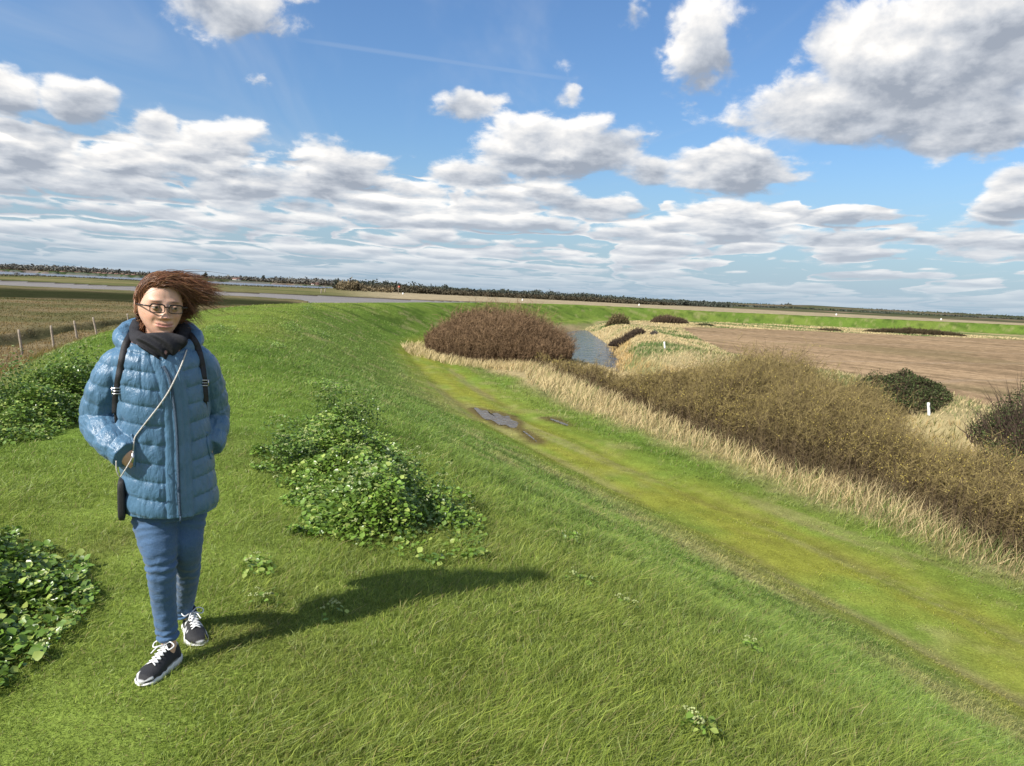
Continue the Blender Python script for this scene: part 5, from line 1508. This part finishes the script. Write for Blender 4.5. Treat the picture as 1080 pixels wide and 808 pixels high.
zipx = np.interp(zs, [zc(v) for v in (546, 500, 470, 430, 400, 384, 360)], [Lp(a, b, -.15)[0] for a, b in ((190, 546), (188, 500), (187, 470), (184, 430), (180, 400), (175, 384), (172, 360))])
X = kr[:, 0][:, None] + kr[:, 2][:, None] * np.cos(th)[None]
tilt = .10 * (X - zipx[:, None]) * np.where(X > zipx[:, None], 1, -.6) * (np.sin(th)[None] < .2)   # rows rise and fall a little
Zq = zs[:, None] - tilt + .006 * np.sin(th * 3)[None]
ui = np.searchsorted(seamz, Zq.ravel()).reshape(Zq.shape).clip(1, len(seamz) - 1)
u = (Zq - seamz[ui - 1]) / (seamz[ui] - seamz[ui - 1]); u = np.clip(u, 0, 1)
puff = np.sin(np.pi * u) ** .36 * .0100 * (1 - .25 * (u - .5))
front = np.sin(th)[None] < 0
pl = np.abs(X - zipx[:, None]); placket = sstep(.040, .048, pl)
puff = np.where(front, puff * placket + .010 * (1 - placket) - .006 * np.exp(-((pl - .044) / .004) ** 2) - .004 * np.exp(-((pl - .019) / .004) ** 2), puff)
pr = Lp(152, 420, -.15)[0]                                  # upright seam on the chest panel
puff = puff - np.where(front & (zs[:, None] > zc(412)), .005 * np.exp(-((X - pr) / .004) ** 2), 0)
wr = fbm(X * 55 + 3, zs[:, None] * 18, np.sin(th)[None] * 6 + 0 * X, oct=3, seed=301)
near_seam = np.exp(-(np.minimum(u, 1 - u) / .22) ** 2)
wr2 = fbm(X * 75 + 9, zs[:, None] * 14, np.sin(th)[None] * 8 + 0 * X, oct=2, seed=309)
puff = puff + (.0035 * wr * .6 + .0062 * wr2 * near_seam) * placket
puff = puff + .005 * fbm(X * 9, zs[:, None] * 9 - X * 6, np.sin(th)[None] * 2 + 0 * X, oct=3, seed=303)
jm = MB(); jm.add(*loft(np.stack([kr[:, 0], kr[:, 1], zs], 1), kr[:, 2], kr[:, 3], NA, 2.25, puff))
def sleeve(P, rads, seed, pitch=.072):
    n = 260; Q_ = catmull(P, n); tl = np.concatenate([[0], np.cumsum(np.linalg.norm(np.diff(Q_, axis=0), axis=1))])
    r_ = np.interp(np.linspace(0, 1, n), np.linspace(0, 1, len(rads)), rads)
    nA = 120; V, F = tube(Q_, r_, nA)
    V = V.copy(); body = V[:n * nA].reshape(n, nA, 3); a = np.linspace(0, 2 * np.pi, nA, endpoint=False)
    ph_ = (tl[:, None] + .012 * np.sin(a + seed)[None]) / pitch; u = ph_ % 1
    pf = np.sin(np.pi * u) ** .38 * .0068 + .0045 * fbm(np.cos(a)[None] * 6 + 0 * u, tl[:, None] * 30 + 0 * u, np.sin(a)[None] * 6 + 0 * u, oct=3, seed=seed)
    pf = pf + .006 * fbm(np.cos(a)[None] * 2 + tl[:, None] * 9, tl[:, None] * 16 + 0 * u, np.sin(a)[None] * 2 + 0 * u, oct=2, seed=seed + 5)
    d_ = body - Q_[:, None]; l_ = np.linalg.norm(d_, axis=2)[..., None]
    body += d_ / l_ * pf[..., None]; V[:n * nA] = body.reshape(-1, 3)
    jm.add(V, F)
sleeve([Lp(139, 373, .01), Lp(123, 387, .0), Lp(112, 412, .02), elR, Lp(114, 462, -.05), Lp(134, 480, -.135)], [.038, .056, .066, .069, .067, .063, .056, .049], 311)
sleeve([Lp(199, 370, .02), Lp(213, 385, .01), Lp(221, 412, .05), elL, Lp(226, 455, .04), Lp(221, 472, -.02)], [.042, .056, .062, .062, .060, .058, .053, .049], 333)
# folded hood lying round the neck
hn = 60; a = np.linspace(R(-68), R(248), hn); hc = Lp(168, 362, .03)
hp = np.stack([hc[0] + .135 * np.cos(a), hc[1] + .105 * np.sin(a), hc[2] + .020 + .050 * np.sin(a)], 1)
hr = .038 * (1 - .45 * np.abs(np.linspace(-1, 1, hn)) ** 3)
V, F = tube(hp, hr, 60); V = V + .006 * np.stack([fbm(V[:, 0] * 40, V[:, 1] * 40, V[:, 2] * 40, oct=3, seed=340 + i) for i in range(3)], 1)
jm.add(V, F)
coat, cco = remeshed(jm, 'coat', .0034, M_JACKET, PR, 1)
cm = coat.data
cfaces = np.zeros(len(cm.polygons) * 4, np.int32); cm.polygons.foreach_get('vertices', cfaces)
BV = BVHTree.FromPolygons([tuple(v) for v in cco], [tuple(f) for f in cfaces.reshape(-1, 4).tolist()])
CL = toL(CAM)
def drape(px, py, lift=.005):
    d = ray(px, py) @ RM
    h = BV.ray_cast(Vector(CL), Vector(d))
    return (np.array(h[0]) - d * lift) if h[0] is not None else None
def drape_path(pts, n, lift=.005, smooth=5, px0=None):
    pp_ = catmull(np.array([(a, b, 0) for a, b in pts], float), n)
    o = [drape(a, b, lift) for a, b, _ in pp_]; o = [q for q in o if q is not None]; o = np.array(o)
    for _ in range(smooth): o[1:-1] = .5 * o[1:-1] + .25 * (o[:-2] + o[2:])
    return o
def strap(P, w, th=.003):
    """flat band along P facing the viewer side"""
    P = np.asarray(P); T = np.gradient(P, axis=0); T /= np.linalg.norm(T, axis=1)[:, None]
    f = np.array([0, -1.0, 0.0]); s_ = np.cross(T, f); s_ /= np.linalg.norm(s_, axis=1)[:, None]; n_ = np.cross(s_, T)
    V = np.stack([P - s_ * w / 2 - n_ * th, P - s_ * w / 2 + n_ * th, P + s_ * w / 2 + n_ * th, P + s_ * w / 2 - n_ * th], 1).reshape(-1, 3)
    m = len(P); i = np.arange(m - 1)[:, None] * 4; j = np.arange(4)[None]; k = (j + 1) % 4
    return V, [np.stack([i + j, i + k, i + 4 + k, i + 4 + j], -1).reshape(-1, 4), np.array([[3, 2, 1, 0], [(m - 1) * 4, (m - 1) * 4 + 1, (m - 1) * 4 + 2, (m - 1) * 4 + 3]])]
zp_ = drape_path([(172, 386), (178, 397), (181, 410), (184, 430), (186, 450), (187, 470), (188, 500), (189, 530), (190, 544)], 90, .002, 12)
V, F = strap(zp_, .011, .0022); zo = mesh_np('zip', V, F, M_ZIP, coat)
mesh_np('zip_pull', *box(zp_[-1] + [.001, -.006, -.014], (.006, .004, .030)), M_ZIP, zo)
# open pocket edges beside both hands
for pts_ in ([(138.5, 458), (141, 468), (142, 480), (141.5, 492)], [(218.5, 456), (219, 466), (220.5, 476), (223, 484)]):
    q = drape_path(pts_, 20, .003, 3)
    if len(q) > 3: mesh_np('pocket_edge', *tube(q, .0045, 10), M_JACKET, coat, True)

# ---- scarf
sm_ = MB()
nc = (HC + neckb) / 2
def loop(cz, rx, ry, tl, rad, cy=0.0, cx=0.0, seed=0):
    a = np.linspace(0, 2 * np.pi, 80)
    P = np.stack([nc[0] + cx + rx * np.cos(a), nc[1] + cy + ry * np.sin(a), cz + tl * np.sin(a) + .006 * np.sin(3 * a + seed)], 1)
    V, F = tube(P, rad * (1 + .12 * np.sin(5 * a + seed)), 40)
    V = V + .009 * np.stack([fbm(V[:, 0] * 18 + V[:, 2] * 20, V[:, 1] * 18, V[:, 2] * 60, oct=3, seed=350 + i + seed) for i in range(3)], 1)
    sm_.add(V, F)
zk = lambda py: Lp(170, py, -.06)[2]
loop(zk(353), .088, .092, .040, .030, .012, seed=1); loop(zk(360), .098, .100, .048, .034, .004, .002, seed=2); loop(zk(369), .086, .100, .050, .030, -.006, .008, seed=4)
v, f = uvsphere((0, 0, 0), 1, 40, 30); bp0 = Lp(171, 367, -.094)
q = v * [.108, .042, .062]; q[:, 0] *= (1 + .80 * v[:, 2]) * .72; q[:, 1] += .010 * np.sin(v[:, 0] * 9 + v[:, 2] * 7); sm_.add(q + bp0, f)
DOTS = [(141.5, 349), (156.5, 356), (180, 360), (146, 362), (165, 366), (186, 352), (171, 376), (188, 371)]
def scarf_col(co):
    c = np.ones((len(co), 3)); 
    w = co @ RM.T + ROOT; v = w - CAM; dz_ = v @ CF; 
    k = fbm(co[:, 0] * 38, co[:, 1] * 38, co[:, 2] * 38, oct=1, seed=371)
    c[k > .68] = np.array([34, 19, 13])
    return c
scarf, _ = remeshed(sm_, 'scarf', .0034, M_SCARF, PR, 2, colf=scarf_col)

# ---- jeans
jn = MB()
zs2 = np.linspace(Lp(180, 538, 0)[2] - .02, Lp(180, 500, 0)[2], 30)
l, r2 = Lp(140, 545, 0), Lp(210, 545, 0)
jn.add(*loft(np.stack([np.full(30, (l[0] + r2[0]) / 2), np.zeros(30), zs2], 1), np.full(30, (r2[0] - l[0]) / 2 * .97), np.full(30, .115), 80))
def jleg(P, rads, seed):
    n = len(P); r_ = np.interp(np.linspace(0, 1, n), np.linspace(0, 1, len(rads)), rads)
    V, F = tube(catmull(P[::6], 200), np.interp(np.linspace(0, 1, 200), np.linspace(0, 1, n), r_), 90)
    body = V[:200 * 90].reshape(200, 90, 3); C_ = body.mean(1); d_ = body - C_[:, None]; d_ /= np.linalg.norm(d_, axis=2)[..., None]
    tt = np.linspace(0, 1, 200)[:, None]; a = np.linspace(0, 2 * np.pi, 90, endpoint=False)[None]
    cr = np.exp(-((tt - .50) / .06) ** 2) + np.exp(-((tt - .95) / .07) ** 2) * 1.3 + .8 * np.exp(-((tt - .12) / .08) ** 2) + .25
    pf = .0032 * cr * np.sin(tt * 105 + 1.3 * np.sin(a + seed) + 2.5 * fbm(np.cos(a) * 1.3 + 0 * tt, tt * 7 + 0 * a, np.sin(a) * 1.3 + 0 * tt, oct=2, seed=seed)) + .0045 * fbm(np.cos(a) * 1.4 + 0 * tt, tt * 12 + 0 * a, np.sin(a) * 1.4 + 0 * tt, oct=3, seed=seed + 3)
    body += d_ * pf[..., None]; V[:200 * 90] = body.reshape(-1, 3); jn.add(V, F)
lr = legR.copy(); ll = legL.copy()
jleg(lr, [.090, .088, .086, .080, .072, .061, .057, .053, .050, .046, .043, .042], 401)
jleg(ll, [.086, .084, .080, .072, .062, .056, .054, .050, .046, .043, .042, .044], 411)
remeshed(jn, 'jeans', .0036, M_DENIM, PR, 1)

# ---- shoes
def shoe(heel, toe, seed):
    ax = toe - heel; L_ = np.linalg.norm(ax); ax /= L_; up = np.array([0, 0, 1.0]); sd = np.cross(up, ax)
    base = np.array(heel) * [1, 1, 0]
    def fr(s_, w_, h_): return base + ax * s_ + sd * w_ + up * h_
    n = 60; t1 = np.linspace(0, 1, n)
    wid = np.interp(t1, [0, .05, .15, .35, .55, .72, .88, .96, 1], [.008, .026, .036, .037, .043, .048, .040, .025, .006])
    off = np.interp(t1, [0, .4, .75, 1], [0, .002, -.002, .004])
    solt = .034 + .010 * np.cos(t1 * 2.2) - .012 * sstep(.8, 1, t1) + .0025 * np.sin(t1 * 42)
    solb = .004 + .012 * sstep(.82, 1, t1) + .006 * sstep(.1, 0, t1)
    S = MB(); m = 28; a = np.linspace(0, 2 * np.pi, m, endpoint=False)
    V = np.zeros((n, m, 3))
    for i in range(n):
        cw = np.sign(np.cos(a)) * np.abs(np.cos(a)) ** .6 * wid[i] * 1.10; ch = np.sign(np.sin(a)) * np.abs(np.sin(a)) ** .5
        hh = np.where(ch > 0, solt[i], solb[i]) * 1.0; hmid = (solt[i] + solb[i]) / 2; hv = hmid + ch * (solt[i] - solb[i]) / 2
        V[i] = base + ax * (t1[i] * L_ * 1.03 - .004) + sd * (cw + off[i])[:, None] + up * hv[:, None]
    i = np.arange(n - 1)[:, None] * m; j = np.arange(m)[None]; k = (j + 1) % m
    Fq = np.stack([i + j, i + k, i + m + k, i + m + j], -1).reshape(-1, 4)
    Vs = np.vstack([V.reshape(-1, 3), V[0].mean(0), V[-1].mean(0)]); jj = np.arange(m); kk = (jj + 1) % m
    Fc = np.concatenate([np.stack([kk, jj, np.full(m, n * m)], -1), np.stack([(n - 1) * m + jj, (n - 1) * m + kk, np.full(m, n * m + 1)], -1)])
    # upper
    toph = np.interp(t1, [0, .06, .18, .30, .42, .60, .78, .92, 1], [.070, .098, .104, .103, .094, .074, .060, .050, .030])
    V2 = np.zeros((n, m, 3)); C2 = np.zeros((n, m, 3))
    for q in range(n):
        cw = np.sign(np.cos(a)) * np.abs(np.cos(a)) ** .85; ch = np.sin(a); mid = .030
        wv_ = wid[q] * np.where(ch > 0, 1 - .38 * ch ** 2 * sstep(.8, .3, t1[q]), 1.0)
        V2[q] = base + ax * (t1[q] * L_) + sd * (cw * wv_ + off[q])[:, None] + up * (mid + np.where(ch > 0, ch * (toph[q] - mid), ch * .012))[:, None]
        w_ = cw; pat = fbm(np.full(m, t1[q] * 9.0), w_ * 3.0, ch * 3.0, oct=1, seed=seed)
        C2[q] = np.where(((pat > .34) & (ch > -.1) & ((np.abs(w_) > .5) | (t1[q] < .62)))[:, None], np.array([.60, .60, .60]), np.array([.013, .013, .015]))
        if t1[q] > .97: C2[q][:] = np.array([.5, .5, .5])
    U2 = np.vstack([V2.reshape(-1, 3), V2[0].mean(0), V2[-1].mean(0)]); CU_ = np.vstack([C2.reshape(-1, 3), C2[0, 0], C2[-1, 0]])
    so = mesh_np('shoe', U2, [Fq, Fc], M_SHOE, PR, True, col=CU_)
    mesh_np('sole', Vs, [Fq, Fc], M_SOLE, so, True)
    lc = MB()
    def tp(s_, w_):                                      # point on top of the upper
        h_ = np.interp(s_, t1, toph); return base + ax * (s_ * L_) + sd * w_ + up * (h_ + .003 - .30 * abs(w_) ** 1.0 * .5)
    rows = np.linspace(.36, .70, 6)
    for i_ in range(5):
        for sg in (-1, 1):
            P = [tp(rows[i_], sg * .020), tp((rows[i_] + rows[i_ + 1]) / 2, 0) + up * .003, tp(rows[i_ + 1], -sg * .020)]
            lc.add(*tube(catmull(P, 8), .0032, 8, flat=.6))
        P = [tp(rows[i_], -.021), tp(rows[i_], 0) + up * .004, tp(rows[i_], .021)]; lc.add(*tube(catmull(P, 8), .0032, 8, flat=.6))
    kn = tp(.34, 0) + up * .008
    for sg in (-1, 1):
        P = [kn, kn + sd * sg * .022 + up * .016, kn + sd * sg * .046 + ax * .006 + up * .006, kn + sd * sg * .036 + ax * .026 - up * .004, kn + sd * sg * .010 + ax * .006]
        lc.add(*tube(catmull(P, 22), .0026, 8))
        P = [kn, kn + sd * sg * .014 + ax * .030 + up * .002, kn + sd * sg * .026 + ax * .055 - up * .016]; lc.add(*tube(catmull(P, 14), .0024, 8))
    # tongue and padded collar
    tg = [base + ax * .33 * L_ + up * .085, base + ax * .30 * L_ + up * .118, base + ax * .27 * L_ + up * .130]
    lc_o = lc.build('lace', M_LACE, so, True)
    mesh_np('tongue', *tube(tg, [.020, .021, .017], 20, flat=.35, upv=tuple(ax)), M_SHOE, so, True, col=np.broadcast_to([.03, .03, .033], (62, 3)))
shoe(heelR, toeR, 501); shoe(heelL, toeL, 523)

# ---- backpack on the back, its straps over the shoulders
bpk = empty('backpack', toW([0, .22, 1.05]), YAW); tag(bpk, 'small black backpack on the back of the person, only its shoulder straps showing', 'backpack')
bo = np.array([0, .22, 1.05])
v, f = uvsphere((0, 0, 0), 1, 48, 36); v = np.sign(v) * np.abs(v) ** .6 * [.125, .065, .20]
mesh_np('bag_body', v + [-.01, .015, 0], f, M_BLACK, bpk, True)
for pts_, bk in (([(139, 352), (133, 362), (130, 374), (127, 390), (124.5, 405), (122.5, 420), (122, 436)], 4), ([(200, 353), (206, 361), (210, 372), (213, 386), (214.5, 398), (215.5, 410), (216.5, 424)], 4)):
    q = drape_path(pts_, 60, .006, 10)
    so_ = mesh_np('shoulder_strap', *[(lambda V, F: V)(*strap(q - bo, .027, .0035)), strap(q - bo, .027, .0035)[1]], M_BLACK, bpk)
    c = q[int(len(q) * .74)] - bo
    mb = MB()
    for dz_, dx_, sz in ((.011, 0, (.034, .005, .004)), (-.011, 0, (.034, .005, .004)), (0, -.017, (.004, .005, .026)), (0, .017, (.004, .005, .026)), (0, 0, (.030, .004, .003))):
        mb.add(*box(c + [dx_, -.009, dz_], sz))
    mb.build('buckle', M_STEEL, so_)
    e_ = q[-1] - bo; w_ = [e_ + [0, .004, .01], e_ + [.002, .02, -.05], e_ + [.004, .10, -.12], e_ + [.004, .17, -.16]]
    mesh_np('webbing', *strap(catmull(w_, 14), .014, .0015), M_BLACK, so_)

# ---- crossbody cord and the flat bag at the hip
cb = toW(Lp(128, 526, -.02)); bag = empty('crossbody_bag', cb, YAW); tag(bag, 'slim dark pouch at the hip on a pale twisted cord across the coat', 'bag')
cl0 = toL(cb)
cp = drape_path([(197, 369), (194, 378), (189.5, 389.5), (183, 403), (176.7, 415), (167, 429), (156.8, 442), (149, 452), (142.5, 461), (141, 468), (140.5, 478)], 80, .005, 6)
mesh_np('cord', *tube(cp - cl0, .0030, 8), M_CORD, bag, True)
lp_ = [Lp(122.5, 486, -.20), Lp(123, 496, -.20), Lp(126.5, 503, -.19), Lp(131, 497, -.21), Lp(136, 489, -.205), Lp(139.5, 482, -.20), Lp(140.5, 476, -.19)]
mesh_np('cord', *tube(catmull(lp_, 40) - cl0, .0022, 8), M_CORD, bag, True)
mesh_np('cord_clip', *tube([Lp(140.3, 478, -.21) - cl0, Lp(140.0, 488, -.21) - cl0], .005, 10), M_STEEL, bag, True)
v, f = uvsphere((0, 0, 0), 1, 40, 30); v = np.sign(v) * np.abs(v) ** .45 * [.015, .045, .085]
mesh_np('pouch', v + toL(toW(Lp(128.5, 526, -.05))) - cl0, f, M_BLACK, bag, True)
